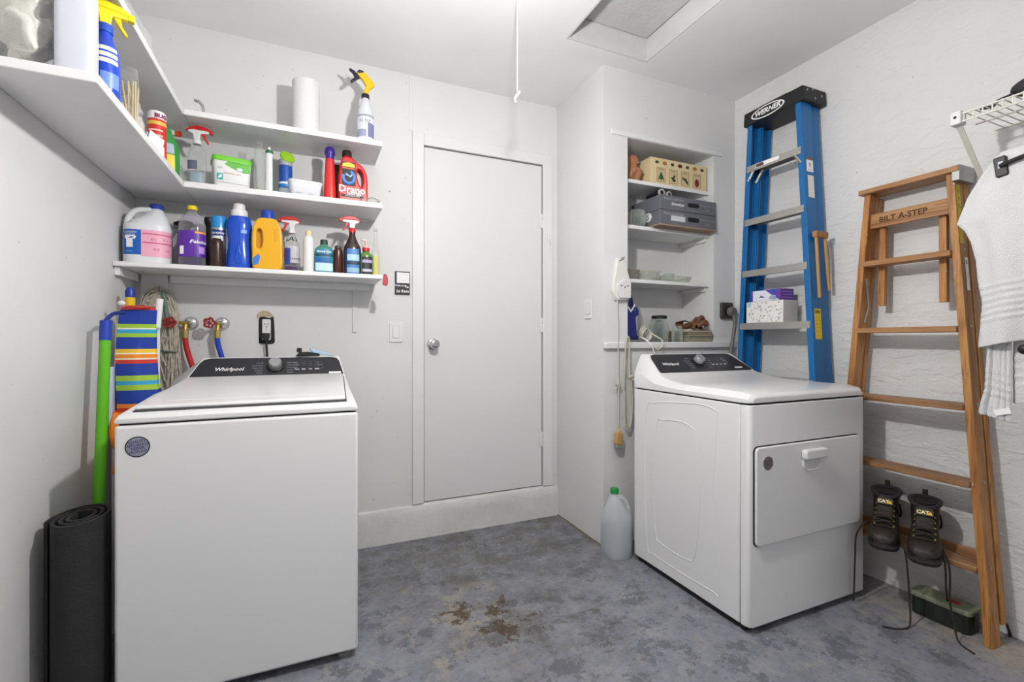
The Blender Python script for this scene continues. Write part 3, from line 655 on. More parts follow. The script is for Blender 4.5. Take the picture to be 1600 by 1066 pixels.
t = thing('detergent_tub', 'white detergent tub with bright green lid', 'tub', (-.325, 2.455, T2), .22); t.scale = (.92, .92, .98)
G().rings([[(x, y, z) for x, y in rrect(-a, a, -b, b, .018)] for z, a, b in ((0, .072, .05), (.004, .074, .052), (.128, .081, .058))]).build('body', M_WHITE, t, angle=50)
G().rings([[(x, y, z) for x, y in rrect(-a, a, -b, b, .02)] for z, a, b in ((.124, .084, .061), (.140, .085, .062), (.147, .082, .059))]).build('lid', C('#6fc62f', .35), t, angle=40)
G().add([(-.065, -.0572, .122), (.077, -.0590, .126), (.074, -.0568, .085), (.05, -.0566, .082), (.01, -.0569, .092), (-.03, -.0571, .108)], [(0, 1, 2, 3, 4, 5)]).build('label_green', C('#54b030', .4), t, smooth=False)
FR = lambda x, z, y=-.0583: plane_mat((x, y, z), (1, 0, 0), (0, -.047, 1))
G().box(-.012, .012, -.001, 0, -.014, .014).xf(FR(-.052, .052, -.0553)).build('logo', C('#119c98', .45), t, smooth=False)
G().prism([(-.008, -.005), (.0, .003), (-.005, .006), (.008, .008), (.007, -.006), (.004, -.001), (-.004, -.009)], 'y', -.0016, -.001).xf(FR(-.052, .052, -.0553)).build('logo_arrow', M_PRINTW, t, smooth=False)
text('dishwasher packs', .011, C('#c08a6a', .5), t, M=FR(.0, .072, -.0575)); text('up&up', .009, C('#5ea03a', .5), t, M=FR(-.052, .093, -.0585))
G().sphere((.03, -.059, .094), (.014, .004, .009), 12, 7).build('tablet_print', C('#dfe9f5', .4), t); G().box(-.066, .066, -.0005, 0, -.0008, .0008).xf(FR(.0, .028, -.0545)).build('label_line', M_PRINTG, t, smooth=False)

t, L = bottle('crumpled_clear_bottle', 'empty clear plastic bottle beside the detergent tub', 'bottle', (-.212, 2.45, T2),
    [(0, .022, .022), (.005, .0255, .0255), (.05, .023, .024), (.09, .0255, .025), (.13, .0225, .024), (.18, .022, .022), (.205, .019, .019), (.222, .012, .012), (.235, .011, .011)], M_CLEAR, k=4)
screw_cap(t, .233, .013, .016, M_CLEAR); Loft([(.003, .021, .021), (.03, .022, .022)]).g().build('liquid', mat('grey_water', '#b7b9a8', .3, alpha=.5), t)
t, L = bottle('white_tube', 'tall white squeeze tube with green top next to the clear bottle', 'tube', (-.170, 2.44, T2),
    [(0, .014, .010, 2.5), (.004, .016, .012, 2.5), (.185, .0165, .015), (.195, .0165, .0165)], M_WHITE); L.patch(-30, 40, .01, .18).build('stripe', C('#4d7d63', .5), t)
G().lathe([(.017, .195), (.017, .206), (.012, .211)], 16).build('cap', C('#1f6b4a', .4), t); G().lathe([(.009, .211), (.005, .226)], 12).build('nozzle', C('#dfe6e2', .4), t)
t, L = bottle('blue_canister', 'blue canister with tilted lime green lid', 'can', (-.104, 2.50, T2),
    [(0, .027, .027), (.004, .0295, .0295), (.165, .0295, .0295), (.172, .027, .027)], C('#1d4fa6', .3), k=2)
L.patch(-175, -5, .02, .085).build('label', C('#dfe7f0', .4), t); L.patch(-170, -60, .055, .075, .0014).build('print_blue', C('#2a7fc4', .4), t)
G().lathe([(.0295, .166), (.0305, .19), (.028, .196)], 24).build('ring', C('#a5a8ac', .4), t)
G().lathe([(.032, 0), (.034, .006), (.032, .012), (.001, .013)], 24).xf(Matrix.Translation((.006, -.006, .206)) @ Matrix.Rotation(.95, 4, 'X') @ Matrix.Rotation(.35, 4, 'Y')).build('lid', C('#9bd029', .35), t)
t = thing('white_food_tub', 'shallow white plastic tub in front of the blue canister', 'tub', (-.017, 2.40, T2), .1)
G().rings([[(x, y, z) for x, y in rrect(-a, a, -b, b, .02)] for z, a, b in ((0, .058, .035), (.003, .062, .038), (.058, .07, .045))]).build('body', mat('tub_white', '#e9ebf0', .3, alpha=.9), t, angle=50)
G().rings([[(x, y, z) for x, y in rrect(-a, a, -b, b, .02)] for z, a, b in ((.056, .072, .047), (.064, .0735, .0485), (.067, .071, .046))]).build('lid', M_WHITE, t, angle=50)
for x in (-.03, .02): G().box(x - .012, x + .012, -.040, -.0385, .006, .009).build('foot_slot', M_PRINTG, t, smooth=False)
t, L = bottle('red_slim_bottle', 'tall slim red bottle with purple cap', 'bottle', (.093, 2.44, T2),
    [(0, .0255, .02, 2.8), (.005, .0285, .023, 2.8), (.10, .026, .021, 2.4), (.18, .022, .019, 2.2), (.21, .02, .018)], C('#cf2a2a', .3))
G().lathe([(.019, .21), (.0195, .226), (.024, .235), (.0245, .25), (.018, .266), (.004, .27)], 20).build('cap', C('#3a2389', .35), t)

t = thing('drain_cleaner_jug', 'red drain cleaner jug with handle, black cap and picture label', 'jug', (.196, 2.445, T2), .05)
dr_out = [(-.042, .0), (.0, .0), (.046, .0), (.064, .006), (.0715, .026), (.0715, .07), (.071, .12), (.064, .16), (.045, .19), (.015, .21), (-.006, .226), (-.04, .226), (-.054, .205), (-.062, .16), (-.0655, .09), (-.066, .026), (-.058, .006)]
flat_shape('body', [dr_out, [(.028, .105), (.020, .14), (.024, .17), (.036, .168), (.046, .145), (.047, .11), (.04, .085)]], .066, .008, C('#c41a1e', .3), t)
G().lathe([(.019, .222), (.019, .236)], 18, (-.024, 0, 0)).build('neck', C('#c41a1e', .3), t); screw_cap(t, .234, .0225, .03, C('#2a1c18', .4), -.024)
Y0 = -.0335
fp = lambda pts, nm, m, y=Y0, par=None: G().prism(pts, 'y', y - .0006, y + .0008).build(nm, m, par or t, smooth=False)
lb = fp(rrect(-.052, .012, .085, .2, .006), 'label', M_PRINTK, Y0); Y1 = Y0 - .0008
fp([(-.05, .176), (-.046, .192), (-.02, .199), (.006, .192), (.01, .176)], 'label_sun', C('#f0c63a', .45), Y1, lb)
fp([(-.048, .166), (.008, .166), (.008, .172), (-.048, .172)], 'label_strip', C('#e0652c', .45), Y1, lb)
ring = [(-.02 + .026 * math.cos(a), Y1 - .0015, .125 + .03 * math.sin(a)) for a in [PI * (.9 + 1.5 * i / 14) for i in range(15)]]
G().tube(ring, .0075, 8).build('label_swirl', C('#5b93dd', .4), lb); G().tube([(-.034, Y1 - .001, .14), (-.012, Y1 - .001, .128), (.0, Y1 - .001, .148)], .005, 7).build('label_drop', C('#b9d6f2', .4), lb)
fp(rrect(-.056, .05, .028, .042, .004), 'label_base', M_PRINTK, Y0, lb)
text('Drano', .048, M_PRINTW, lb, M=Matrix.Translation((-.004, Y1 - .0006, .066)), bold=.0009)
text('MAX GEL', .016, M_PRINTW, lb, M=Matrix.Translation((.008, Y1 - .0006, .045)), bold=.0004); text('CLOG REMOVER', .009, M_PRINTW, lb, M=Matrix.Translation((-.002, Y1 - .0006, .035)))
t, L = bottle('dark_tin', 'dark tin half hidden between the red bottle and red jug', 'can', (.128, 2.535, T2), [(0, .03, .03), (.19, .03, .03), (.2, .026, .026)], C('#3b2a2a', .4), k=1); G().lathe([(.024, .2), (.024, .214)], 16).build('cap', BLK, t)
t = thing('clear_plastic_tray', 'small clear plastic tray at the right end of the middle shelf', 'tray', (.278, 2.40, T2), .3)
G().rings([[(x, y, z) for x, y in rrect(-a, a, -b, b, .012)] for z, a, b in ((0, .036, .025), (.024, .044, .033), (.024, .041, .030), (.003, .034, .023))]).build('tray', M_CLEAR, t, angle=40)
G().tube(curvepts([(-.03, -.02, .012), (.0, -.03, .028), (.03, -.026, .018), (.045, -.02, .004)], 4), .002, 6).build('spout', C('#8f9480', .4), t)

# ---- topmost shelf
t = thing('metal_hook', 'small bent metal hook standing on the topmost shelf', 'hook', (-.432, 2.40, T1))
G().prism([(.006, 0), (.016, 0), (.014, .03), (.01, .05), (-.004, .066), (-.022, .068), (-.026, .062), (-.010, .058), (.0, .045), (.005, .028)], 'y', -.008, .008).build('hook', M_STEEL, t, bevel=.002)
t = thing('paper_towel_roll', 'white paper towel roll standing on the topmost shelf', 'paper roll', (-.013, 2.45, T1))
pr = G().lathe([(.058, 0), (.061, .004), (.0615, .258), (.0585, .262), (.02, .262), (.02, .24), (.001, .24)], 36).build('roll', mat('tissue_paper', '#d9d9d9', .9, bump=.25, bscale=120), t)
G().tube(curvepts([(.0605, -.006, .260), (.0625, -.008, .2), (.0622, -.01, .1), (.0605, -.008, .004)], 4), .0012, 5).build('loose_edge', MATS['tissue_paper'], t)
t, L = bottle('yellow_trigger_bottle', 'white spray bottle with yellow and black trigger at the end of the topmost shelf', 'bottle', (.259, 2.435, T1),
    [(0, .037, .037), (.005, .0405, .0405), (.14, .0405, .0405), (.175, .034, .034), (.215, .021, .021), (.235, .0165, .0165)], mat('frosted_white', '#d9dbe2', .4, alpha=.93))
lb = L.patch(-165, -15, .02, .125).build('label', C('#d9dbe6', .45), t); L.patch(-80, -20, .03, .1, .0014).build('print_block', C('#7a7fa8', .5), lb); L.patch(-160, -90, .03, .065, .0014).build('print_text', C('#9ca0bd', .5), lb); L.patch(-160, -20, .13, .14, .0012).build('scale_band', C('#9fa3b5', .5), t)
text('32 OZ', .02, M_PRINTK, lb, on_loft(L, -100, .108))
G().lathe([(.0195, .232), (.0195, .252), (.016, .256)], 20).build('collar', BLK, t)
YEL = C('#e8bd1e', .35); MT = Matrix.Translation((0, 0, .25))
G().prism([(-.012, 0), (.014, 0), (.02, .03), (.045, .055), (.038, .072), (.02, .09), (-.005, .112), (-.03, .118), (-.042, .108), (-.034, .09), (-.012, .07), (.002, .045), (-.004, .03)], 'y', -.013, .013).xf(MT).build('spray_head', YEL, t, bevel=.005)
G().prism([(-.036, .092), (-.05, .110), (-.075, .120), (-.078, .112), (-.06, .098), (-.052, .08), (-.072, .058), (-.066, .050), (-.042, .07), (-.026, .082)], 'y', -.008, .008).xf(MT).build('trigger', C('#22283a', .4), t, bevel=.002)
G().prism([(-.042, .106), (-.030, .119), (-.008, .114), (-.012, .106), (-.03, .1)], 'y', -.0145, .0145).xf(MT).build('head_cap', C('#22283a', .4), t, bevel=.002)
def crumple(g, amp, seed, freq=14.):
    from mathutils import noise
    g.v = [tuple(Vector(p) + Vector((noise.noise(Vector(p) * freq + Vector((seed, 0, 0))), noise.noise(Vector(p) * freq + Vector((0, seed, 7))), noise.noise(Vector(p) * freq + Vector((5, 0, seed))))) * amp) for p in g.v]; return g
def sheet(fn, nu, nv): 
    vs = [fn(i / nu, j / nv) for j in range(nv + 1) for i in range(nu + 1)]; w = nu + 1
    return G().add(vs, [(j * w + i, j * w + i + 1, (j + 1) * w + i + 1, (j + 1) * w + i) for j in range(nv) for i in range(nu)])
t = thing('plastic_sheeting', 'folded clear plastic sheeting on the topmost left shelf', 'plastic sheet', (-.545, 1.95, T1))
prof2 = [(0., .09), (.25, .16), (.5, .19), (.75, .13), (1., .04)]
def hgt(u):
    for a, b in zip(prof2, prof2[1:]):
        if u <= b[0]: return a[1] + (b[1] - a[1]) * (u - a[0]) / (b[0] - a[0])
    return .04
for s_, o_ in ((1, 0), (2, .03)):
    crumple(sheet(lambda u, v: (o_ - .02 + .02 * math.sin(9 * u + s_), -.42 + .74 * u, .001 + hgt(u) * .62 * v), 40, 10), .010, s_ * 3).build('fold', M_SHEET, t, angle=180)
    for v in t.children[-1].data.vertices: v.co.z = max(v.co.z, .001)

# ---- middle shelf along the left wall, near to far
t = thing('wrapped_bundle', 'large bundle wrapped in crinkled clear plastic at the near end of the left shelf', 'bundle', (-.645, 1.555, T2))
crumple(G().sphere((0, .0, .125), (.054, .056, .118), 40, 26), .016, 2., 26).build('inner_roll', mat('grey_wrap', '#cfcdc7', .5, vary=.08, vscale=18, bump=.3, bscale=40), t)
crumple(G().sphere((0, .0, .13), (.062, .062, .126), 60, 44), .014, 8., 44).build('plastic_wrap', M_FILM, t, angle=25)
for c in t.children:
    for v in c.data.vertices: v.co.z = max(v.co.z, .002); v.co.x = min(max(v.co.x, -.077), .06); v.co.y = min(max(v.co.y, -.068), .07)
t, L = bottle('white_square_bottle', 'plain milky white square bottle beside the wrapped bundle', 'bottle', (-.542, 1.530, T2),
    [(0, .036, .034, 5), (.004, .038, .036, 5), (.2, .038, .036, 5), (.215, .034, .032, 4), (.232, .017, .017), (.245, .016, .016)], mat('milky_white2', '#c6c8d2', .4, sss=.1), .12); screw_cap(t, .243, .018, .02, M_WHITE)
t, L = bottle('blue_cleaner_bottle', 'blue oval spray bottle with bright yellow trigger on the left shelf', 'bottle', (-.522, 1.645, T2),
    [(0, .03, .040, 2.2), (.006, .033, .045, 2.2), (.07, .034, .05, 2.2), (.13, .031, .044, 2.2), (.155, .022, .028), (.175, .0165, .0165), (.188, .015, .015)], C('#1b46c0', .25), .35)
L.patch(-110, -40, .02, .06).build('label_small', C('#6f8fdc', .4), t); 
for z in (.085, .102, .12): L.patch(-120, -45, z, z + .012).build('label_line', C('#f2efcf', .45), t)
sprayer(t, .186, 1, C('#f0d81c', .35), C('#f0d81c', .35), C('#e3c614', .35), C('#2b50b8', .4), 1.08)
t = thing('black_brush', 'black-handled scrub brush standing behind the wooden skewers', 'brush', (-.61, 1.93, T2), .2)
G().box(-.012, .012, -.025, .025, 0, .035).build('bristles', C('#3a3a3a', .9), t, bevel=.004); G().prism([(-.024, .035), (.024, .035), (.016, .06), (.012, .15), (-.004, .19), (-.016, .15), (-.014, .06)], 'x', -.01, .01).build('handle', BLK, t, bevel=.004)
t = thing('skewer_pack', 'pack of pale wooden skewers in clear plastic', 'skewers', (-.535, 1.915, T2))
random.seed(5)
for i in range(9):
    a = (i % 3 - 1) * .008; b = (i // 3 - 1) * .008; lean = random.uniform(-.012, .012)
    G().tube([(a, b, .001), (a + lean - .008, b + .006 + lean, .17 + random.uniform(0, .02))], .003, 6).build('skewer', C('#d9c08c' if i % 2 else '#c9b893', .6), t)
crumple(G().rings([[(.022 * math.cos(q) - .01 * z / .2, .022 * math.sin(q), z) for q in [2 * PI * k / 18 for k in range(18)]] for z in (.002, .05, .1, .15, .19, .225)], caps=False), .006, 4, 30).build('plastic_sleeve', M_FILM, t, angle=180)
for v in t.children[-1].data.vertices: v.co.z = max(v.co.z, .001)
t = thing('grocery_bag', 'crumpled white plastic bag with blue corner on the left shelf', 'plastic bag', (-.632, 2.10, T2))
crumple(G().sphere((0, 0, .105), (.072, .085, .105), 34, 24), .032, 3, 20).build('bag', mat('bag_white', '#e8e7e6', .4, alpha=.93, vary=.12, vscale=25), t, angle=180)
crumple(G().sphere((.0, -.075, .165), (.035, .022, .022), 12, 8), .006, 5, 30).build('blue_corner', C('#2f86bf', .4), t)
crumple(G().sphere((.035, .0, .175), (.035, .045, .035), 14, 10), .014, 9, 30).build('printed_fold', mat('bag_print', '#c9c9d6', .4, vary=.5, vscale=45), t)
for c in t.children:
    for v in c.data.vertices: v.co.z = max(v.co.z, .001); v.co.x = min(max(v.co.x, -.09), .075)
t = thing('paper_sheet', 'folded sheet of white paper leaning in front of the plastic bag', 'paper', (-.510, 2.035, T2), 1.35)
G().box(-.045, .045, -.001, .001, 0, .062).xf(Matrix.Rotation(.22, 4, 'X')).build('front_leaf', M_PRINTW, t, smooth=False); G().box(-.042, .042, .003, .005, .001, .056).xf(Matrix.Rotation(.1, 4, 'X')).build('back_leaf', C('#dfe3e8', .6), t, smooth=False)
t, L = bottle('red_insecticide_can', 'red aerosol can with yellow ring and white top on the left shelf', 'can', (-.524, 2.135, T2),
    [(0, .027, .027), (.004, .0295, .0295), (.14, .0295, .0295), (.15, .027, .027)], C('#c92f2a', .35), k=2)
L.patch(-179, 179, .128, .142).build('gold_ring', C('#d8b24a', .4), t); G().lathe([(.0285, .146), (.0285, .175), (.024, .182), (.001, .183)], 22).build('cap', C('#e6e2e6', .4), t)
L.patch(-60, -30, .01, .05).build('barcode', M_PRINTW, t)
for z in (.06, .085, .105): L.patch(-130, -40, z, z + .006).build('print_line', C('#e8b9ae', .45), t)
L3 = Loft([(.146, .0285, .0285), (.175, .0285, .0285)]); text('BUG', .02, C('#7a2350', .5), t, on_loft(L3, -50, .162), bold=.001)
t, L = bottle('green_cleaner_bottle', 'green flat bottle with yellow label near the corner of the left shelf', 'bottle', (-.532, 2.30, T2),
    [(0, .04, .022, 2.6), (.005, .043, .025, 2.6), (.10, .043, .025, 2.4), (.14, .034, .021, 2.2), (.165, .018, .016), (.175, .014, .014)], C('#2c8a3c', .3), .3)
L.patch(-140, -60, .015, .08).build('label', C('#e6cf2a', .4), t); L.patch(-138, -62, .085, .125).build('label_top', C('#9fb9c6', .4), t); screw_cap(t, .173, .016, .016, C('#2c8a3c', .3))
t, L, lb = clear_spray('orange_nozzle_bottle', 'milky spray bottle with orange nozzle in the shelf corner', (-.60, 2.49, T2), 1, None, 0, None, (C('#dfe3df', .4), C('#dfe3df', .4), C('#dfe3df', .4), WHT), w=.034, body=mat('milky_clear', '#dfe3da', .3, alpha=.75), hz=.185)
G().lathe([(.011, 0), (.013, .012), (.011, .022)], 14, (0, 0, 0), 'x').xf(Matrix.Translation((.056, 0, .245))).build('orange_nozzle', C('#e2502c', .4), t)

# ================================================================== corner beside the washing machine
t = thing('rubber_mat_roll', 'rolled-up black rubber mat standing on the floor beside the washing machine', 'mat', (-.622, 1.775, 0))
P = []
for i in range(150):
    a = i / 150 * 2 * PI * 3.2; r = .022 + .013 * a / (2 * PI) * 1.15; P.append((r * 1.05 * math.cos(a + 2.2), r * 1.25 * math.sin(a + 2.2)))
ro = []
for i, (x, y) in enumerate(P):
    n_ = Vector((x, y)).normalized() * .0042; ro.append(((x - n_.x, y - n_.y), (x + n_.x, y + n_.y)))
rings = [[(a[0], a[1], z), (b[0], b[1], z)] for a, b in ro for z in (0,)]
vs = []; fs = []
for i, (a, b) in enumerate(ro):
    tilt = lambda p: .60 + .07 * (p[1] + .03) + .05 * p[0]
    vs += [(a[0], a[1], 0), (b[0], b[1], 0), (b[0], b[1], tilt(b)), (a[0], a[1], tilt(a))]
    if i: o = 4 * i; fs += [(o - 4 + k, o - 4 + (k + 1) % 4, o + (k + 1) % 4, o + k) for k in range(4)]
fs += [(0, 1, 2, 3), (len(vs) - 4, len(vs) - 1, len(vs) - 2, len(vs) - 3)]
G().add(vs, fs).build('rolled_mat', M_RUBBER, t, angle=60)

t = thing('green_pole', 'bright green pole with blue top leaning behind the rolled mat', 'pole', (-.655, 2.03, 0))
G().tube([(.0, -.075, .0), (-.005, .05, 1.12)], .0165, 14).build('pole', C('#5fb51c', .3), t)
G().tube([(-.005, .05, 1.12), (-.0052, .058, 1.19)], .0175, 14).build('cap', C('#1f3fa8', .35), t)
G().tube(curvepts([(-.005, .045, 1.185), (.0, .1, 1.215), (.015, .16, 1.225)], 4), .007, 7).build('strap', C('#1c2f78', .6), t)


# striped folded chair
k = NT('striped_canvas'); sp = k.n('ShaderNodeSeparateXYZ'); k.l(k.tc.outputs['Object'], sp.inputs[0])
cr = k.n('ShaderNodeValToRGB'); cr.color_ramp.interpolation = 'CONSTANT'
zr = k.rng(sp.outputs['Z'], 0., 1.3); k.l(zr, cr.inputs[0])
BL, GR, CY, YE, OR, RE, WT = '#1d3c9c', '#9fc53a', '#3aa0cf', '#f1c53e', '#ee8a2a', '#c93a2c', '#e9e6d8'
stops = [(0.0000, OR), (0.4615, OR), (0.6500, RE), (0.6615, OR), (0.6754, BL), (0.7135, GR), (0.7269, CY), (0.7385, WT), (0.7415, GR), (0.7577, BL), (0.7923, RE), (0.8038, WT), (0.8069, OR), (0.8185, WT), (0.8215, YE), (0.8327, BL), (0.8673, GR), (0.8792, WT), (0.8823, CY), (0.8923, WT), (0.8954, GR), (0.9077, BL), (0.9500, RE)]
for i, (p, c) in enumerate(stops):
    el = cr.color_ramp.elements[i] if i < 2 else cr.color_ramp.elements.new(p)
    el.position = p; el.color = (*lin(c), 1)
k.l(cr.outputs[0], k.b.inputs['Base Color']); k.b.inputs['Roughness'].default_value = .8; k.bump(k.noise(220, 2), .2, .003)
t = thing('striped_beach_chair', 'folded beach chair in blue canvas with green, orange and red stripes', 'folding chair', (-.612, 2.245, 0))
def chair_sheet(y0, yt, x0, x1):
    return lambda u, v: (x0 + (x1 - x0) * u + .006 * math.sin(6 * v) - (.012 * v if u > .5 else -.006 * v), y0 + (yt - y0) * v - .012 * math.sin(PI * u) + .006 * math.sin(7 * v + 3 * u), .62 + .615 * v + .012 * math.sin(PI * u) * v)
a_, b_ = chair_sheet(-.055, .0, -.062, .075), chair_sheet(.03, .055, -.058, .07)
g = sheet(a_, 10, 24); g.add(*[(q.v, q.f) for q in [sheet(b_, 10, 24)]][0])
for F_ in (0, 1):
    w_ = lambda u, v, F_=F_: tuple(Vector(a_(F_, v)) * (1 - u) + Vector(b_(F_, v)) * u)
    q = sheet(w_, 3, 24); g.add(q.v, q.f)
q = sheet(lambda u, v: tuple(Vector(a_(u, 1)) * (1 - v) + Vector(b_(u, 1)) * v + Vector((0, 0, .012 * math.sin(PI * v)))), 10, 4); g.add(q.v, q.f)
g.build('canvas', k.m, t, angle=70)
for x in (-.075, .06):
    fr = G().tube([(x, .0, .0), (x * .98, .01, .70), (x * .9, .03, 1.19)], .010, 10).build('frame_tube', C('#d8d8d6', .35), t)
    G().lathe([(.0125, 0), (.0125, .03)], 10, (x, 0, 0)).build('tube_foot', M_WHITE, fr)
crumple(G().sphere((-.058, -.035, .78), (.016, .03, .075), 10, 8), .004, 3, 30).build('side_flap', k.m, t)
G().box(-.076, -.064, -.05, .03, .80, 1.02).build('buckle_strap', C('#c9d2e6', .45), t, bevel=.003)
G().tube(curvepts([(-.045, -.02, 1.242), (-.02, -.024, 1.25), (.01, -.02, 1.248), (.045, -.012, 1.25)], 4), .005, 8).build('rolled_hem', C('#b9402f', .7), t)
G().tube([(.058, .012, 1.17), (.066, .02, 1.285)], .0125, 12).build('arm_end', M_WHITE, t)
G().sphere((-.045, -.02, 1.262), (.013, .01, .01), 10, 7).build('white_clip', M_WHITE, t)

t = thing('yellow_blue_pole', 'pole with yellow grip and blue end cap standing in the corner', 'pole', (-.668, 2.36, 0))
G().tube([(0, 0, 0), (.0, .0, 1.235)], .013, 12).build('pole', C('#2a3f8c', .4), t)
G().tube([(0, 0, 1.235), (0, 0, 1.295)], .0165, 14).build('grip', C('#e9c020', .35), t)
G().lathe([(.0172, 1.295), (.0172, 1.32), (.011, 1.335), (.001, 1.336)], 16).build('end_cap', C('#23389a', .35), t)

t = thing('string_mop', 'grey cotton string mop standing upside down in the corner', 'mop', (-.612, 2.582, 0))
G().tube([(0, 0, 0), (.0, .0, 1.27)], .012, 12).build('handle', C('#cfc7b5', .5), t)
random.seed(21); g = G()
for i in range(150):
    a = random.uniform(-1, 1); y0 = random.uniform(-.024, .03); top = 1.335 + random.uniform(-.05, .035) - abs(a) * .02
    x0 = -.085 + .07 * random.random(); x1 = -.01 + .07 * random.random(); end = 1.27 - .62 * random.random() ** .7 - .05
    z0 = 1.22 + random.uniform(-.06, .04)
    pts = [(x0 - .005, y0 * .6, z0), (x0 + .015, y0, top - .03), (-.005 + .02 * a, y0, top), (x1 * .7, y0, top - .06), (x1, y0 + random.uniform(-.01, .01), 1.16), (x1 + random.uniform(-.02, .01), y0 * 1.1, (1.16 + end) / 2), (x1 + random.uniform(-.025, .012), y0 * 1.1 + random.uniform(-.01, .01), end)]
    g.tube(curvepts(pts, 4), .0036, 5)
y = g.build('yarn', mat('mop_cotton', '#c4bcae', .95, vary=.35, vscale=60), t); y['kind'] = 'stuff'
sb = [(.04 + .004 * math.cos(q), .068 * math.cos(q), 1.255 + .055 * math.sin(q)) for q in [2 * PI * i / 20 for i in range(20)]]
G().tube(curvepts([(.008, -.030, 1.345), (.018, -.032, 1.28), (.024, -.032, 1.22)], 4), .008, 8).build('green_band', C('#6d8379', .7), t)
G().tube(curvepts([(-.02, -.034, 1.075), (.02, -.036, 1.07), (.06, -.032, 1.065)], 4), .004, 6).build('stitched_band', C('#5d6a62', .8), t)

# water valves and hoses
def valve(label, x, z, wheel_dx, hose_col, hose_pts, hlabel):
    t = thing('water_valve', label, 'valve', (x, D, z))
    G().lathe([(.032, -.0005), (.031, -.006), (.024, -.016), (.012, -.02)], 24, (0, 0, 0), 'y').build('escutcheon', M_CHROME, t)
    G().tube([(0, -.018, 0), (-.006, -.05, -.002)], .011, 12).build('pipe_stub', M_CHROME, t)
    G().tube([(-.006, -.05, -.002), (wheel_dx * .45, -.075, .0)], .008, 10).build('stem', C('#b99a4c', .3, metal=.8), t)
    wx, wy = wheel_dx, -.095
    w = G()
    N = 30; w.tube([(wx + .004 * math.sin(a), wy + .0, 0) and (wx + (.021 + .003 * math.cos(5 * a)) * math.cos(a) * .9, wy + (.021) * math.cos(a) * .25, (.021 + .003 * math.cos(5 * a)) * math.sin(a)) for a in [2 * PI * i / N for i in range(N)]], .0048, 7, close=True)
    wh = w.build('wheel', C('#8e2420', .45), t)
    for q in range(3):
        a = 2 * PI * q / 3 + .4; c_, s_ = math.cos(a), math.sin(a)
        G().tube([(wx - .02 * c_ * .9, wy - .02 * c_ * .25, -.02 * s_), (wx + .02 * c_ * .9, wy + .02 * c_ * .25, .02 * s_)], .0036, 6).build('spoke', C('#8e2420', .45), wh)
    G().lathe([(.007, -.008), (.007, .006)], 10, (wx, wy, 0), 'y').build('hub', C('#7b1f1b', .45), wh)
    G().tube([(-.01, -.055, -.006), (-.012, -.058, -.036)], [.009, .011], 12).build('spout', C('#c2a253', .3, metal=.8), t)
    G().lathe([(.0145, -.05), (.0145, -.036), (.011, -.034)], 12, (-.012, -.058, 0)).build('hose_nut', C('#c9b06a', .3, metal=.8), t)
    h = thing('water_hose', hlabel, 'hose', (x - .012, D - .058, z - .05))
    G().tube(curvepts(hose_pts, 6), .0115, 12).build('hose', hose_col, h); G().lathe([(.013, -.02), (.013, -.0005)], 12).build('ferrule', C('#c9b06a', .3, metal=.8), h)
valve('chrome wall valve with red wheel feeding the red hose', -.512, 1.200, -.062, C('#b91f1f', .4), [(0, 0, -.004), (.005, 0, -.06), (.025, .0, -.14), (.05, -.002, -.22), (.07, 0, -.34), (.08, 0, -.5)], 'red rubber water hose running down behind the washing machine')
valve('chrome wall valve with red wheel feeding the blue hose', -.385, 1.200, -.038, C('#1f3fb4', .4), [(0, 0, -.004), (.003, 0, -.05), (.018, .0, -.11), (.04, 0, -.2), (.05, 0, -.34), (.055, 0, -.5)], 'blue rubber water hose running down behind the washing machine')

# outlet in its rough hole, switch, frame
t = thing('wall_outlet', 'white duplex outlet in a rough dark hole above the washing machine', 'outlet', (-.195, D, 1.172))
flat_shape('plaster_hole', [[(-.034, -.068), (.03, -.07), (.036, -.03), (.034, .03), (.03, .062), (.012, .06), (-.03, .062), (-.035, .01)]], .003, .0008, M_GAP, t, Matrix.Translation((0, -.0016, 0)))
flat_shape('bare_plaster', [[(-.044, .055), (-.04, .078), (-.018, .094), (.008, .092), (.026, .075), (.034, .06), (.01, .066), (-.02, .062)]], .003, .0008, mat('bare_plaster', '#bfae93', .95, vary=.3, vscale=60), t, Matrix.Translation((0, -.0012, 0)))
r_ = G().prism(rrect(-.019, .019, -.052, .052, .006), 'y', -.012, -.0033).build('receptacle', M_WHITE, t, bevel=.002)
for dx in (-.007, .007): G().box(dx - .0015, dx + .0015, -.0128, -.0119, .022, .032).build('slot', M_GAP, r_, smooth=False)
G().lathe([(.003, -.0128), (.003, -.0119)], 10, (0, 0, .014), 'y').build('ground_slot', M_GAP, r_); G().lathe([(.003, -.0132), (.003, -.0119)], 10, (0, 0, 0), 'y').build('screw', M_STEEL, r_)
t = thing('plugged_cable', 'black appliance plug and cord in the outlet above the washing machine', 'cord', (-.195, D - .0135, 1.143))
G().prism([(-.017, .012), (.017, .012), (.015, -.012), (.007, -.028), (-.007, -.028), (-.015, -.012)], 'y', -.028, 0).build('plug', BLK, t, bevel=.004)
G().tube(curvepts([(0, -.014, -.026), (.003, -.016, -.07), (.006, -.015, -.13), (.008, -.01, -.24), (.01, -.006, -.4)], 5), .0052, 8).build('cord', BLK, t)
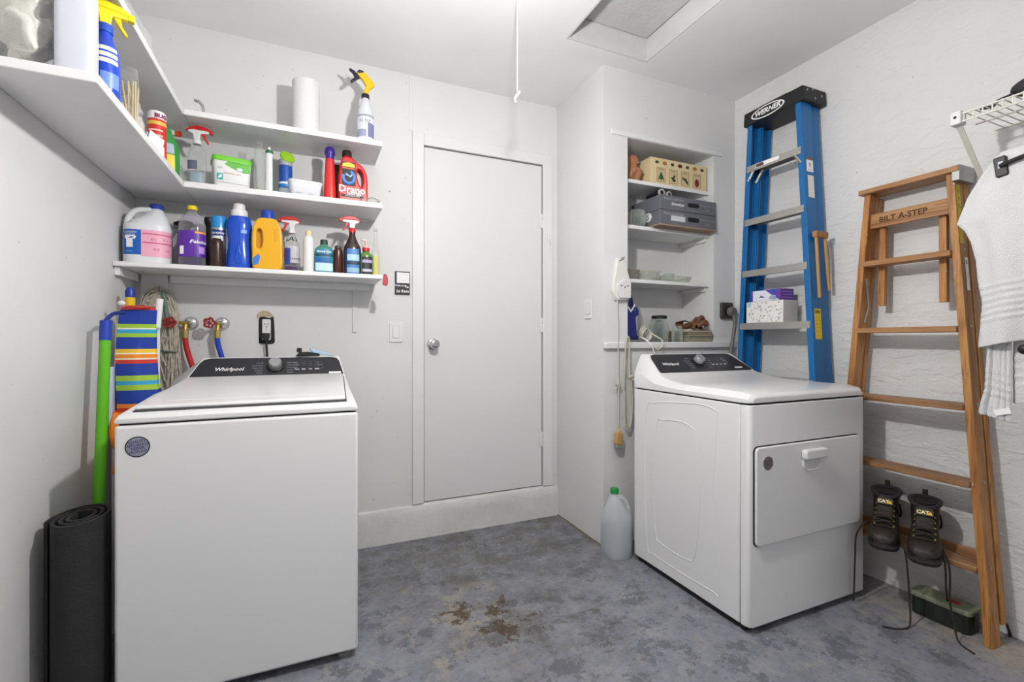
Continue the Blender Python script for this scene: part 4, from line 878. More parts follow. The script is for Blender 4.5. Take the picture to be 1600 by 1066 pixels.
def rocker(label, M_, **kw):
    t = thing('light_switch', label, 'light switch', kw['loc'], kw.get('rotz', 0.))
    p = G().prism(rrect(-.035, .035, -.057, .057, .005), 'y', -.006, -.0004).build('plate', M_WHITE, t, bevel=.003)
    G().prism(rrect(-.0185, .0185, -.035, .035, .002), 'y', -.0072, -.0058).build('rocker_surround', mat('switch_line', '#b9b9b6', .5), p, smooth=False)
    G().hexa([(-.016, -.0095, -.032), (.016, -.0095, -.032), (.016, -.006, -.032), (-.016, -.006, -.032)], [(-.016, -.0078, .032), (.016, -.0078, .032), (.016, -.006, .032), (-.016, -.006, .032)]).build('rocker', M_WHITE, p, bevel=.001)
rocker('white rocker light switch beside the door', 0, loc=(.441, D, 1.164))
rocker('white rocker light switch on the side of the niche wall', 0, loc=(BX, 2.255, 1.297), rotz=-PI / 2)
t = thing('picture_magnet', 'small black framed picture with white top panel on the wall by the door', 'picture', (.4765, D, 1.437))
G().box(-.041, .041, -.006, -.0004, -.065, .065).build('frame', mat('frame_black', '#1f1f24', .4), t, bevel=.001)
G().box(-.031, .037, -.0072, -.0055, .0, .059).build('photo', C('#e2e2e4', .4), t, smooth=False)
text('Welcome', .017, M_PRINTW, t, M=Matrix.Translation((-.012, -.0068, -.014))); text('To', .018, M_PRINTW, t, M=Matrix.Translation((.024, -.0068, -.021)), bold=.0006); text('La Rana', .022, M_PRINTW, t, M=Matrix.Translation((0, -.0068, -.045)), shear=.3, bold=.0004)
t = thing('scrub_brush', 'small black brush with pale blue handle lying on the washer console', 'brush', (.015, 2.385, 1.0445), .2)
G().prism([(-.075, 0), (-.04, 0), (.03, 0), (.03, .012), (-.02, .022), (-.055, .02)], 'y', -.012, .012).build('head', BLK, t, bevel=.003); G().box(-.068, -.048, -.01, .01, .018, .04).build('knob', BLK, t, bevel=.004)
G().prism([(.0, .016), (.06, .004), (.1, 0), (.1, .006), (.03, .026), (-.01, .038), (-.012, .03)], 'y', -.008, .008).build('handle', C('#a9c2d8', .4), t, bevel=.002)

# ================================================================== niche contents
def rough_box(t, nm, x0, x1, y0, y1, z0, z1, m, b=.002): return G().box(x0, x1, y0, y1, z0, z1).build(nm, m, t, bevel=b)
N1, N2, N3, N4 = 2.033, 1.773, 1.467, 1.108
t = thing('seed_box', 'cream box printed with vegetable seed packets on the top niche shelf', 'box', (1.815, 2.15, N1))
bx = rough_box(t, 'box', 0, .43, 0, .15, 0, .152, C('#d9c79c', .6))
for i, (nm, c, shp) in enumerate((('BEANS', '#2f5a33', 'leaf'), ('PEAS', '#2b3a26', 'pod'), ('BEET', '#2d3524', 'twig'), ('RADISH', '#7d2329', 'round'))):
    x = .075 + i * .092
    pk = G().box(x - .032, x + .032, -.0008, 0, .012, .098).build('packet_print', C('#cbb68a', .6), bx, smooth=False)
    G().tube([(x - .03, -.0008, .014), (x + .03, -.0008, .014), (x + .03, -.0008, .096), (x - .03, -.0008, .096), (x - .03, -.0008, .014)], .0011, 4).build('packet_border', C('#6b4a2a', .6), pk)
    text(nm, .013, C('#5a4630', .6), pk, M=Matrix.Translation((x, -.0018, .086)))
    pts = {'leaf': [(0, .075), (.012, .05), (.024, .02), (.008, .034), (0, .02), (-.008, .034), (-.024, .02), (-.012, .05)], 'pod': [(-.02, .05), (-.004, .05), (.006, .068), (.014, .06), (.006, .044), (.02, .03), (0, .024), (-.008, .038)],
           'twig': [(-.024, .066), (-.01, .056), (.0, .06), (.02, .036), (.024, .02), (.008, .03), (-.004, .044), (-.02, .05)], 'round': [(.017 * math.cos(a), .042 + .024 * math.sin(a)) for a in [2 * PI * q / 16 for q in range(16)]]}[shp]
    G().prism([(x + a, b) for a, b in pts], 'y', -.0022, -.0008).build('seed_picture', C(c, .6), pk, smooth=False)
for i in range(7):
    x = .045 + i * .058; r = .011 + .003 * (i % 2)
    G().prism([(x + r * 1.2 * math.cos(a), .126 + r * .8 * math.sin(a)) for a in [2 * PI * q / 12 for q in range(12)]], 'y', -.0012, 0).build('top_picture', C(('#2f4a2c', '#b06a3a', '#33301f', '#5d2a22', '#3a3f2a', '#a8743f', '#4a3626')[i], .6), bx, smooth=False)
t = thing('brown_paper_bag', 'crumpled brown paper bag beside the seed box', 'paper bag', (1.735, 2.225, N1)); t.scale = (1.0, 1.0, 1.22)
PB = mat('kraft_paper', '#b07a58', .8, vary=.25, vscale=30)
crumple(G().sphere((0, 0, .045), (.058, .058, .045), 24, 16), .022, 4, 22).build('bag', PB, t, angle=25); crumple(G().lathe([(.030, .075), (.04, .115), (.032, .13), (.018, .12), (.01, .09)], 20, (-.005, 0, 0)), .014, 6, 26).build('open_end', PB, t, angle=25)
for c in t.children:
    for v in c.data.vertices: v.co.z = max(v.co.z, .001); v.co.x = min(max(v.co.x, -.11), .075)
t = thing('cardboard_sheet', 'thin brown cardboard sheet under the grey crates', 'cardboard', (1.815, 2.078, N2)); rough_box(t, 'sheet', 0, .444, 0, .27, 0, .009, C('#9b8570', .8), .001)
CR = mat('crate_grey', '#6c6e75', .55, vary=.1)
for i, lb in enumerate(('lower grey printed box with oval hand hole in the niche', 'upper grey printed box with oval hand hole in the niche')):
    t = thing('grey_box', lb, 'box', (1.826, 2.085, N2 + .0095 + i * .0845)); b = rough_box(t, 'box', 0, .43, 0, .255, 0, .083, CR, .003)
    G().prism(rrect(.205, .293, .030, .056, .0125), 'y', -.001, .006).build('hand_hole', M_GAP, b, smooth=False)
    text('FRAGILE GLASSWARE', .017, C('#b3b5bb', .6), b, M=Matrix.Translation((.10, -.001, .062)), width=.9); text('Schweitzer', .022, M_PRINTW, b, M=Matrix.Translation((.13, -.001, .036)), shear=.2, bold=.0004) if i else G().box(.08, .185, -.0012, 0, .024, .054).build('paper_label', C('#cfd0d4', .6), b, smooth=False)
    text('HANDLE WITH CARE', .013, C('#9fa1a8', .6), b, M=Matrix.Translation((.36, -.001, .05))); text('12 PCS', .012, C('#a5a7ad', .6), b, M=Matrix.Translation((.36, -.001, .024)))
    if not i:
        P = plane_mat((-.001, .10, .055), (0, -1, 0), (0, 0, 1)); G().prism([(.03 * math.cos(a), .026 * math.sin(a)) for a in [2 * PI * q / 24 for q in range(24)]], 'y', -.0006, .0004).xf(P).build('logo_disc', M_PRINTW, b, smooth=False)
        text('S', .05, CR, b, M=P @ Matrix.Translation((0, -.001, 0)), bold=.001)
for x, r, lb in ((1.868, .021, 'small black flashlight with pale rim lying on the upper grey box'), (1.922, .017, 'small dark flashlight lying beside the pale-rimmed one')):
    t = thing('flashlight', lb, 'flashlight', (x, 2.12, N2 + .0095 + .169)); 
    G().lathe([(r, 0), (r, .03), (r * .75, .045), (r * .7, .12)], 16, (0, 0, r), 'y').build('barrel', BLK, t); G().lathe([(r * 1.02, -.003), (r * 1.02, .006), (r * .6, .006)], 16, (0, 0, r), 'y').build('rim', C('#b9b6b2', .4), t); G().lathe([(r * .6, -.0035), (r * .6, -.002)], 14, (0, 0, r), 'y').build('lens', M_GAP, t)
def jar(label, loc, r, h, lid=None, m=None, cut=True):
    t = thing('glass_jar', label, 'jar', loc)
    G().lathe([(r * .9, 0), (r, .008), (r, h * .72), (r * .78, h * .86), (r * .76, h), (r * .72, h), (r * .74, h * .85), (r * .95, h * .7), (r * .95, .012), (.002, .010)], 28).build('glass', m or M_GLASS, t, angle=40)
    G().lathe([(r * .79, h * .9), (r * .83, h * .92), (r * .79, h * .94)], 24, caps=False).build('thread_ring', M_GLASS, t)
    if lid: G().lathe([(r * .82, h - .006), (r * .84, h + .008), (r * .78, h + .012), (.001, h + .012)], 26).build('lid', lid, t)
    return t
t = thing('cut_glass_bowl', 'clear cut-glass bowl left of the grey boxes', 'bowl', (1.752, 2.205, N2))
G().rings([[(r * (1 + .03 * (i % 2)) * math.cos(2 * PI * i / 40), r * (1 + .03 * (i % 2)) * math.sin(2 * PI * i / 40), z) for i in range(40)] for r, z in ((.044, 0), (.055, .02), (.058, .06), (.05, .098), (.046, .1), (.052, .06), (.05, .02), (.03, .008))]).build('glass', M_GLASS, t, angle=20)
t = thing('brown_tube', 'short brown tube at the far left of the crate shelf', 'tube', (1.672, 2.20, N2)); G().lathe([(.018, 0), (.018, .085), (.015, .085), (.015, .005)], 16).build('tube', C('#b58a6a', .7), t); G().lathe([(.0185, .07), (.0185, .08)], 16, caps=False).build('band', C('#d9d0c0', .7), t)
def glass_dish(label, loc, a, b, h, m): 
    t = thing('glass_dish', label, 'dish', loc)
    G().rings([[(x, y, z) for x, y in rrect(-p, p, -q, q, .022)] for z, p, q in ((0, a - .014, b - .014), (h, a - .002, b - .002), (h + .003, a, b), (h + .003, a - .006, b - .006), (.006, a - .02, b - .02))]).build('glass', m, t, angle=40)
    for sx in (-1, 1): G().box(sx * (a + .006) - .006, sx * (a + .006) + .006, -.03, .03, h - .004, h + .002).build('handle', m, t, bevel=.002)
AMB = thin_glass('amber_glass', '#cdbda0', .12, .7, .08); CLG = thin_glass('dish_glass', '#eff0e8', .1, .7, .06)
glass_dish('brownish clear glass dish at the left of the glass shelf', (1.700, 2.245, N3), .066, .08, .055, AMB)
glass_dish('clear ribbed glass dish in the middle of the glass shelf', (1.850, 2.235, N3), .064, .075, .056, CLG)
glass_dish('shallow clear glass dish at the right of the glass shelf', (2.045, 2.235, N3), .105, .078, .034, CLG)
t = thing('glass_tumbler', 'clear glass cup standing in the shallow dish', 'glass', (2.03, 2.245, N3 + .0065)); G().lathe([(.03, 0), (.038, .05), (.036, .05), (.028, .004)], 22).build('glass', M_GLASS, t); G().lathe([(.0385, .047), (.039, .05), (.0375, .052)], 22, caps=False).build('rim', M_GLASS, t)
# sill
t = thing('metal_tray', 'flat metal tray under the blue iron', 'tray', (1.635, 2.115, N4)); rough_box(t, 'tray', 0, .11, 0, .2, 0, .006, M_STEEL, .001); G().tube([(0, 0, .009), (.11, 0, .009), (.11, .2, .009), (0, .2, .009)], .003, 6, close=True).build('rim', M_STEEL, t)
t = thing('clothes_iron', 'dark blue clothes iron standing on its heel in the niche', 'iron', (1.672, 2.165, N4 + .0125)); t.scale = (1, 1, 1.1)
IB = C('#232c74', .3)
G().prism([(-.045, .0), (.035, 0), (.04, .02), (.028, .1), (.018, .16), (.008, .215), (-.012, .25), (-.03, .235), (-.042, .16), (-.046, .06)], 'y', -.03, .03).build('body', IB, t, bevel=.012, seg=3)
G().prism([(-.052, .005), (-.046, .005), (-.043, .16), (-.022, .258), (-.03, .256), (-.050, .16)], 'y', -.045, .045).build('sole_plate', M_STEEL, t, bevel=.004)
G().tube(curvepts([(.03, 0, .03), (.05, 0, .06), (.05, 0, .11), (.042, 0, .165), (.016, 0, .19)], 5), .011, 12).build('handle', mat('iron_silver', '#9fa3aa', .35, metal=.5), t)
G().prism([(.03, .12), (.058, .13), (.056, .16), (.034, .175), (.024, .15)], 'y', -.018, .018).build('thumb_grip', IB, t, bevel=.006)
G().prism([(-.035, .165), (-.01, .14), (.02, .175), (.016, .185), (-.01, .152), (-.033, .178)], 'y', -.0315, .0315).build('white_trim', M_WHITE, t, bevel=.001)
G().box(-.04, .042, -.034, .034, 0, .022).build('heel', C('#1b2258', .4), t, bevel=.006)
t = thing('iron_cord', 'white coiled iron cord looping off the niche sill', 'cord', (1.782, 2.175, N4)); WC = C('#cfcabc', .5)
for q in range(4):
    G().tube([(.03 * math.cos(a) + .004 * q, -.03 + .014 * q + .006 * math.sin(2 * a), .045 + (.034 + .006 * (q % 2)) * math.sin(a) + .004 * q) for a in [2 * PI * i / 22 for i in range(22)]], .0042, 7, close=True).build('coil', WC, t)
G().tube(curvepts([(-.05, -.03, .028), (-.035, -.06, .015), (-.02, -.095, -.02), (-.005, -.1, -.06), (.01, -.098, -.075)], 5), .004, 8).build('plug_end', M_WHITE, t)
G().tube(curvepts([(-.02, -.098, -.02), (.02, -.1, -.04), (.055, -.098, -.02), (.06, -.085, .012), (.035, -.05, .04), (.03, -.02, .06)], 5), .0036, 8).build('loose_loop', WC, t)
jar('glass jar with black lid and orange picture label', (1.925, 2.205, N4), .054, .145, BLK)
t_ = bpy.data.objects['glass_jar']
Lj = Loft([(.0, .054, .054), (.1, .054, .054)]); lb = Lj.patch(-70, -35, .02, .075).build('label', C('#cfc09a', .5), t_); Lj.patch(-62, -42, .045, .07, .0014).build('print_top', C('#c07a34', .5), lb); Lj.patch(-68, -37, .024, .04, .0014).build('print_base', C('#a8552f', .5), lb)
jar('open clear glass jar at the back of the niche sill', (2.0, 2.31, N4), .05, .14)
jar('small clear glass jar in front of the open jar', (2.008, 2.145, N4), .033, .095, None)
t = thing('magazine_stack', 'stack of old grey-brown papers on the niche sill', 'papers', (2.058, 2.098, N4))
random.seed(9)
for i in range(6):
    a = random.uniform(-.006, .006); b = random.uniform(-.004, .004)
    G().box(.0 + a, .19 + a, .0 + b + .006, .2 + b, .0115 * i, .0115 * i + .0105).build('paper', C(('#8f8a78', '#a39b86', '#7d7a6c', '#97907c', '#8a7f68', '#a8a08c')[i], .8), t, bevel=.001)
GL = mat('leather_brown', '#7a5238', .75, vary=.3, vscale=35, bump=.3, bscale=120)
t = thing('work_glove', 'brown leather work glove lying on the stack of papers', 'glove', (2.172, 2.175, N4 + .0695), .25); t.scale = (1.08, 1.1, 1.2)
def glove(t):
    crumple(sheet(lambda u, v: (-.075 + .085 * u, -.045 + .09 * v, .012 + .014 * math.sin(PI * u) + .012 * math.sin(PI * v)), 14, 12), .012, 3, 28).build('palm', GL, t, angle=40)
    md = t.children[-1].modifiers.new('thick', 'SOLIDIFY'); md.thickness = .010; md.offset = 0
    crumple(G().rings([[(-.07 - q * .045, (.030 + .012 * q) * math.cos(a), .028 + (.016 + .010 * q) * math.sin(a)) for a in [2 * PI * i / 18 for i in range(18)]] for q in (0, .5, 1.)], caps=False), .010, 4, 32).build('cuff', GL, t, angle=40)
    for i, (y0, dx, dz) in enumerate(((-.036, .060, .022), (-.013, .075, .046), (.010, .07, .038), (.032, .052, .016))):
        G().tube(curvepts([(-.01, y0, .022), (dx * .45, y0 * 1.15, .024 + dz * .9), (dx * .8, y0 * 1.2, .02 + dz), (dx, y0 * 1.25, .012 + dz * .7)], 4), [.0105] * 12 + [.006], 7).build('finger', GL, t)
    G().tube(curvepts([(-.04, -.04, .022), (-.02, -.06, .034), (.01, -.066, .03)], 4), .0105, 7).build('thumb', GL, t)
glove(t)
for c in t.children:
    for v in c.data.vertices: v.co.z = max(v.co.z, .001)

# wall things on the niche wall
t = thing('dryer_outlet', 'dark grey dryer socket on the wall beside the blue ladder', 'outlet', (2.357, BY, 1.30)); DG = C('#3f3d3a', .6)
G().prism(rrect(-.047, .047, -.05, .05, .008), 'y', -.02, -.0004).build('box', DG, t, bevel=.004); G().lathe([(.033, -.0215), (.033, -.019)], 20, (0, 0, 0), 'y').build('face', C('#262524', .6), t)
t = thing('power_cable', 'grey plug and thick cord hanging down behind the dryer', 'cord', (2.375, BY - .022, 1.292)); GC = C('#6f6c69', .5)
G().lathe([(.028, 0), (.029, -.02), (.024, -.032), (.01, -.034)], 18, (0, 0, 0), 'y').build('plug', GC, t)
G().tube(curvepts([(.0, -.022, -.012), (.005, -.03, -.05), (-.002, -.03, -.12), (-.02, -.03, -.2), (-.04, -.03, -.3), (-.06, -.03, -.5)], 5), .011, 10).build('cord', GC, t)
t = thing('cord_holder', 'white plastic hanging plug holder on a nail beside the niche', 'plug holder', (1.562, BY, 1.45))
flat_shape('body', [[(-.030, .114), (.016, .112), (.036, .06), (.056, .0), (.056, -.1), (.03, -.112), (-.034, -.112), (-.058, -.07), (-.058, -.045), (-.044, .04)]], .028, .006, C('#dcdbd6', .45), t, Matrix.Translation((0, -.0146, 0)), sm=False)
flat_shape('cover_plate', [[(-.036, -.03), (.012, .004), (.052, -.008), (.052, -.1), (-.02, -.102), (-.036, -.08)]], .012, .002, M_WHITE, t, Matrix.Translation((0, -.032, 0)), sm=False)
for x, z in ((-.012, -.035), (.012, -.042), (.032, -.035)): G().lathe([(.004, -.0392), (.004, -.0375)], 10, (x, 0, z), 'y').build('hole', M_GAP, t)
G().tube([(.008, -.0, .118), (.008, -.04, .12)], .003, 8).build('nail', M_STEEL, t); G().tube([(-.02, -.031, .1), (.01, -.031, .114)], .0025, 6).build('wire_bail', M_STEEL, t)
t = thing('hanging_string', 'thin string hanging below the plug holder with a wooden tag at its end', 'string', (1.533, BY - .031, .55)); ST = C('#c6c2b6', .8)
G().tube(curvepts([(0, .008, .788), (0, 0, .6), (.002, .0, .4), (.004, .0, .1)], 5), .0026, 6).build('string', ST, t)
random.seed(2)
for q in range(7): G().tube(curvepts([(random.uniform(-.006, .012), random.uniform(-.004, .004), .355 + random.uniform(-.02, .01)), (random.uniform(-.02, .01), -.004, .33), (random.uniform(-.026, .02), .0, .30 + random.uniform(0, .03))], 3), .0035, 5).build('frayed_knot', C('#b9bdb6', .9), t)
G().box(-.022, .02, -.018, .012, .005, .07).xf(Matrix.Rotation(.08, 4, 'Y')).build('wooden_tag', C('#b8935c', .7), t, bevel=.004); G().tube([(.004, 0, .07), (.012, -.004, .09)], .006, 7).build('tag_knot', C('#c9a566', .8), t); G().box(-.02, .018, -.016, .01, -.014, .0045).xf(Matrix.Rotation(.08, 4, 'Y')).build('tag_base', C('#8d8a80', .7), t, bevel=.003)
t = thing('hanging_cord_loop', 'looped grey-white cord hanging over the niche sill', 'cord', (1.602, BY - .032, .63)); CO = C('#bcb7a8', .6)
G().tube(curvepts([(-.022, .012, .2), (-.022, 0, .40), (-.018, -.004, .485), (-.008, .0, .505), (.004, .0, .495), (.006, 0, .40), (.006, -.002, .28), (.014, -.002, .12), (.012, 0, .03), (-.006, .0, .0), (-.022, .0, .03), (-.026, .0, .1), (-.022, .006, .21)], 6), .0046, 8).build('cord', CO, t)
G().tube(curvepts([(.008, -.006, .30), (.018, -.008, .2), (.02, -.006, .09), (.002, -.006, .012), (-.014, -.006, .03)], 6), .0042, 8).build('inner_loop', CO, t)
G().tube([(-.006, -.004, .282), (.024, -.006, .292)], .010, 8).build('cord_wrap', C('#b0aa98', .8), t)

# ================================================================== water jug by the dryer
t, L = bottle('water_jug', 'translucent gallon jug with green cap, partly full of water, on the floor', 'jug', (1.474, 2.012, 0),
    [(0, .066, .066, 2.4), (.01, .077, .077, 2.4), (.16, .078, .078, 2.3), (.20, .075, .075, 2.2), (.235, .062, .062, 2.1, -.004), (.29, .034, .036, 2, -.012), (.312, .021, .021, 2, -.014), (.325, .019, .019, 2, -.014)], mat('jug_plastic', '#e2e6ea', .28, alpha=.42))
Loft(smoothz([(.004, .064, .064, 2.4), (.012, .0745, .0745, 2.4), (.155, .0755, .0755, 2.3)], 3)).g().build('water', mat('jug_water', '#98a6ad', .15, alpha=.7), t)
screw_cap(t, .322, .0215, .026, C('#17883f', .4), -.014)
G().tube(curvepts([(-.006, -.012, .302), (.022, -.02, .296), (.044, -.026, .265), (.054, -.03, .225), (.058, -.032, .19)], 5), .0125, 10).build('handle', MATS['jug_plastic'], t)
for z in (.085, .17): G().tube([(.0785 * math.cos(a), .0785 * math.sin(a), z) for a in [2 * PI * i / 32 for i in range(32)]], .0012, 5, close=True).build('ridge', MATS['jug_plastic'], t)

# ================================================================== blue fibreglass stepladder
FG = mat('blue_fibreglass', '#1968a6', .38, vary=.08, vscale=40)
t = thing('blue_stepladder', 'tall blue fibreglass stepladder folded against the wall behind the dryer', 'stepladder', (2.34, 1.716, 0))
XF = -.078                       # front flange, local x
yo = lambda z: .276 - .0525 * z   # outer face of a rail, local |y|
def channel(nm, side, x0, x1, z1, fl, th, zo=0., dz=0.):
    prof = [(x0, 0), (x1, 0), (x1, -fl), (x1 - th, -fl), (x1 - th, -th), (x0 + th, -th), (x0 + th, -fl), (x0, -fl)]
    rg = [[(x, side * (yo(z) + zo + y), z + dz) for x, y in prof] for z in (0, z1)]
    return G().rings(rg).build(nm, FG, t, bevel=.0015, angle=30)
for sd_ in (-1, 1):
    r = channel('front_rail', sd_, XF, XF + .078, 2.345, .030, .005)
    for fx in (.026, .05): G().rings([[(XF + fx + a, sd_ * (yo(z) - .005 + b), z) for a, b in ((0, 0), (.006, 0), (.006, -.004), (0, -.004))] for z in (0, 2.34)]).build('rib', FG, r, smooth=False)
    channel('rear_rail', sd_, XF + .0825, XF + .150, 2.33, .024, .004, -.010)
    G().box(XF - .004, XF + .08, sd_ * yo(0) - .012, sd_ * yo(0) + .012, 0, .05).build('foot', BLK, t, bevel=.004)
steps = [.33, .625, .916, 1.208, 1.503, 1.790, 2.087]
for z in steps:
    y = yo(z) - .004
    s_ = G().prism([(XF - .004, z - .03), (XF - .004, z + .006), (XF + .076, z + .006), (XF + .076, z - .02), (XF + .073, z - .02), (XF + .073, z + .002), (XF + .0, z + .002), (XF + .0, z - .03)], 'y', -y + .006, y - .006).build('step', M_ALU, t, bevel=.001)
    for sd_ in (-1, 1): G().sphere((XF - .002, sd_ * (y - .008), z - .012), (.004, .005, .005), 8, 6).build('rivet', M_STEEL, s_)
for z in (2.087,):
    for sd_ in (-1, 1):
        for fx in (.004, .066): G().tube([(XF + fx, sd_ * (yo(z) - .055), z - .012), (XF + fx, sd_ * (yo(z) - .012), z - .075)], .007, 6).build('step_brace', M_ALU, t)
cp = G().hexa([(XF - .014, -.178, 2.318), (.088, -.178, 2.318), (.088, .172, 2.318), (XF - .014, .172, 2.318)], [(XF - .012, -.174, 2.392), (.086, -.174, 2.392), (.086, .168, 2.392), (XF - .012, .168, 2.392)]).build('top_cap', C('#1c1c1f', .5), t, bevel=.006)
G().box(XF + .0, .08, -.08, .08, 2.388, 2.400).build('cap_ridge', C('#1c1c1f', .5), cp, bevel=.004)
PW = plane_mat((XF - .0152, .02, 2.352), (0, -1, 0), (0, 0, 1))
ov = lambda a, b: [(a * math.cos(2 * PI * i / 36), b * math.sin(2 * PI * i / 36)) for i in range(36)]
G().prism(ov(.098, .031), 'y', -.0006, .003).xf(PW).build('logo_oval', M_PRINTW, cp, smooth=False); G().prism(ov(.089, .0255), 'y', -.0012, -.0004).xf(PW).build('logo_field', C('#1c1c1f', .5), cp, smooth=False)
text('WERNER', .036, M_PRINTW, cp, M=PW @ Matrix.Translation((0, -.002, 0)), shear=.25, bold=.0012, width=1.05)
for x, z in ((-.06, 2.372), (-.02, 2.38), (.05, 2.36), (.0, 2.34)): G().sphere((x, -.1765, z), (.006, .003, .006), 8, 6).build('cap_rivet', M_STEEL, cp)
PS = plane_mat((XF - .0045, .03, 2.079), (0, -1, 0), (0, 0, 1)); G().box(-.07, .07, -.0006, 0, -.010, .010).xf(PS).build('step_label', M_PRINTW, t, smooth=False); G().box(-.066, -.02, -.001, 0, -.008, .008).xf(PS).build('step_label_block', C('#33231e', .5), t, smooth=False); text('DANGER', .009, C('#e0643a', .5), t, M=PS @ Matrix.Translation((-.043, -.0014, 0)))
def rail_label(nm, x0, x1, z0, z1, m):
    f_ = lambda z: -yo(z) - .0008
    return G().add([(x0, f_(z0), z0), (x1, f_(z0), z0), (x1, f_(z1), z1), (x0, f_(z1), z1)], [(0, 1, 2, 3)]).build(nm, m, t, smooth=False)
def rail_text(s__, size, x, z, m): text(s__, size, m, t, M=plane_mat((x, -yo(z) - .0016, z), (1, 0, 0), (0, .0525, 1)))
X0 = XF + .018; X1 = XF + .068
rail_label('warning_label', X0, X1, 1.965, 2.04, M_PRINTW); rail_label('warning_header', X0, X1, 2.025, 2.04, C('#3a2a22', .5)); rail_text('DANGER', .009, (X0 + X1) / 2, 2.0325, C('#e0643a', .5)); rail_text('X', .03, (X0 + X1) / 2, 2.0, M_PRINTK); rail_text('keep level', .008, (X0 + X1) / 2, 1.975, M_PRINTG)
rail_label('notice_label', X0 + .004, X1, 1.835, 1.947, C('#e9e6df', .5))
for i in range(8): rail_text('set up on firm ground', .0048, (X0 + X1) / 2 + .002, 1.936 - i * .013, M_PRINTG)
rail_label('yellow_label', X0, X1, 1.125, 1.275, C('#e8c51c', .45)); rail_label('yellow_header', X0 + .006, X1 - .006, 1.25, 1.268, M_PRINTK)
for i in range(6): rail_text('do not climb', .006, (X0 + X1) / 2, 1.235 - i * .018, M_PRINTK)
# wooden tongs on the near rail
t = thing('wooden_tongs', 'pair of slim wooden tongs hooked on the side of the blue ladder', 'tongs', (2.325, 1.716 - yo(1.5) - .0225, 1.33)); TW = C('#b98d57', .6)
G().tube([(-.045, 0, .305), (-.018, .0, .0)], .0075, 8).build('arm', TW, t); G().tube([(.02, 0, .305), (.055, 0, .04)], .0075, 8).build('arm', TW, t); G().box(-.058, .034, -.011, .011, .295, .325).build('hinge_block', C('#a67b4c', .6), t, bevel=.003)
for x in (-.043, .02): G().tube([(x, -.011, .31), (x, .011, .31)], .004, 8).build('pin', M_STEEL, t)
# tissue boxes on the fourth visible step
ZS = 1.2145
k = NT('tissue_pattern'); v_ = k.n('ShaderNodeTexVoronoi'); v_.inputs['Scale'].default_value = 60; k.l(k.tc.outputs['Object'], v_.inputs['Vector'])
k.l(k.mix(k.rng(v_.outputs['Distance'], .25, .4), '#a7aeb2', '#e6e5e0'), k.b.inputs['Base Color']); k.b.inputs['Roughness'].default_value = .6
t = thing('tissue_box', 'white tissue box with small grey pattern on the blue ladder step', 'tissue box', (2.262, 1.657, ZS))
b = G().box(0, .112, 0, .222, 0, .116).build('box', k.m, t, bevel=.002); G().box(-.0008, .0004, .192, .214, .092, .11).build('corner_logo', C('#8fc3d8', .5), b, smooth=False); G().box(.001, .111, -.001, .0004, .002, .114).build('end_panel', C('#c9c8c4', .6), b, smooth=False)
t = thing('purple_tissue_box', 'purple and white tissue box lying on top of the patterned tissue box', 'tissue box', (2.272, 1.68, ZS + .1165), -.05)
b = G().box(0, .1, 0, .185, 0, .062).build('box', C('#6a3f9c', .5), t, bevel=.003)
for pts, c in (([(.004, .002), (.17, .002), (.17, .06), (.09, .06), (.05, .03)], '#dfe3ee'), ([(.02, .004), (.07, .01), (.06, .03), (.03, .03)], '#8fc0e6'), ([(.09, .02), (.13, .02), (.12, .034)], '#5a2f8e'), ([(.02, .04), (.06, .04), (.05, .06), (.02, .06)], '#3a55b8')):
    G().prism(pts, 'x', -.001, .0).build('printed_swirl', C(c, .5), b, smooth=False)
for z in (.015, .03, .045): G().box(.01, .09, -.001, 0, z, z + .003).build('print_line', C('#a98bd0', .5), b, smooth=False)

# ================================================================== old wooden stepladder
t = thing('wooden_stepladder', 'old brown wooden stepladder folded against the stucco wall', 'stepladder', (2.33, 1.145, 0))
xf = lambda z: -.066 + .035 * z; yw = lambda z: .299 - .0777 * z; ywf = lambda z: .278 - .0660 * z
def bar(nm, p0, p1, wx, wy, m, par=None, b=.002):
    """upright of section wx*wy; p = (x, y, z) of the front outer centre at both ends"""
    rg = [[(p[0] + a, p[1] + c, p[2]) for a, c in ((0, -wy / 2), (wx, -wy / 2), (wx, wy / 2), (0, wy / 2))] for p in (p0, p1)]
    return G().rings(rg).build(nm, m, par or t, bevel=b)
for sd_, yw_ in ((-1, yw), (1, ywf)):
    fr = bar('front_rail', (xf(0), sd_ * (yw_(0) - .013), 0), (xf(1.78), sd_ * (yw_(1.78) - .013), 1.78), .062, .026, M_WOODV)
    for z in (1.476, 1.176, .876, .587, .28): G().lathe([(.006, -.002), (.0055, .0005)], 10, (xf(z) + .03, sd_ * (yw_(z) + .0005), z), 'y').build('bolt', M_STEEL, fr)
    bar('rear_leg', (xf(.07) + .072, sd_ * (yw_(.07) - .008), .07), (xf(1.77) + .066, sd_ * (yw_(1.77) - .012), 1.77), .034, .026, M_WOODV)
    if sd_ > 0: G().tube([(xf(1.40) + .02, sd_ * (yw_(1.4) - .03), 1.40), (xf(1.3) + .05, sd_ * (yw_(1.3) - .034), 1.28), (xf(1.2) + .04, sd_ * (yw_(1.2) - .03), 1.20)], .006, 6).build('spreader', M_STEEL, t)
    bar('shelf_leg', (.03, sd_ * .112, 1.275), (.036, sd_ * .108, 1.63), .022, .026, M_WOODV)
for i, z in enumerate((1.476, 1.176, .876, .587, .28)):
    G().box(xf(z) - .014, xf(z) + .066, -yw(z) + .024, ywf(z) - .024, z - .024, z).build('rung', M_WOODH if i < 2 else M_WSTEP, t, bevel=.003)
G().box(xf(1.79) - .016, .095, -.182, .178, 1.781, 1.803).build('top_board', M_WOODH, t, bevel=.003)
G().box(xf(1.79) - .012, .097, -.1838, -.1585, 1.745, 1.806).build('corner_bracket', M_STEEL, t, bevel=.002)
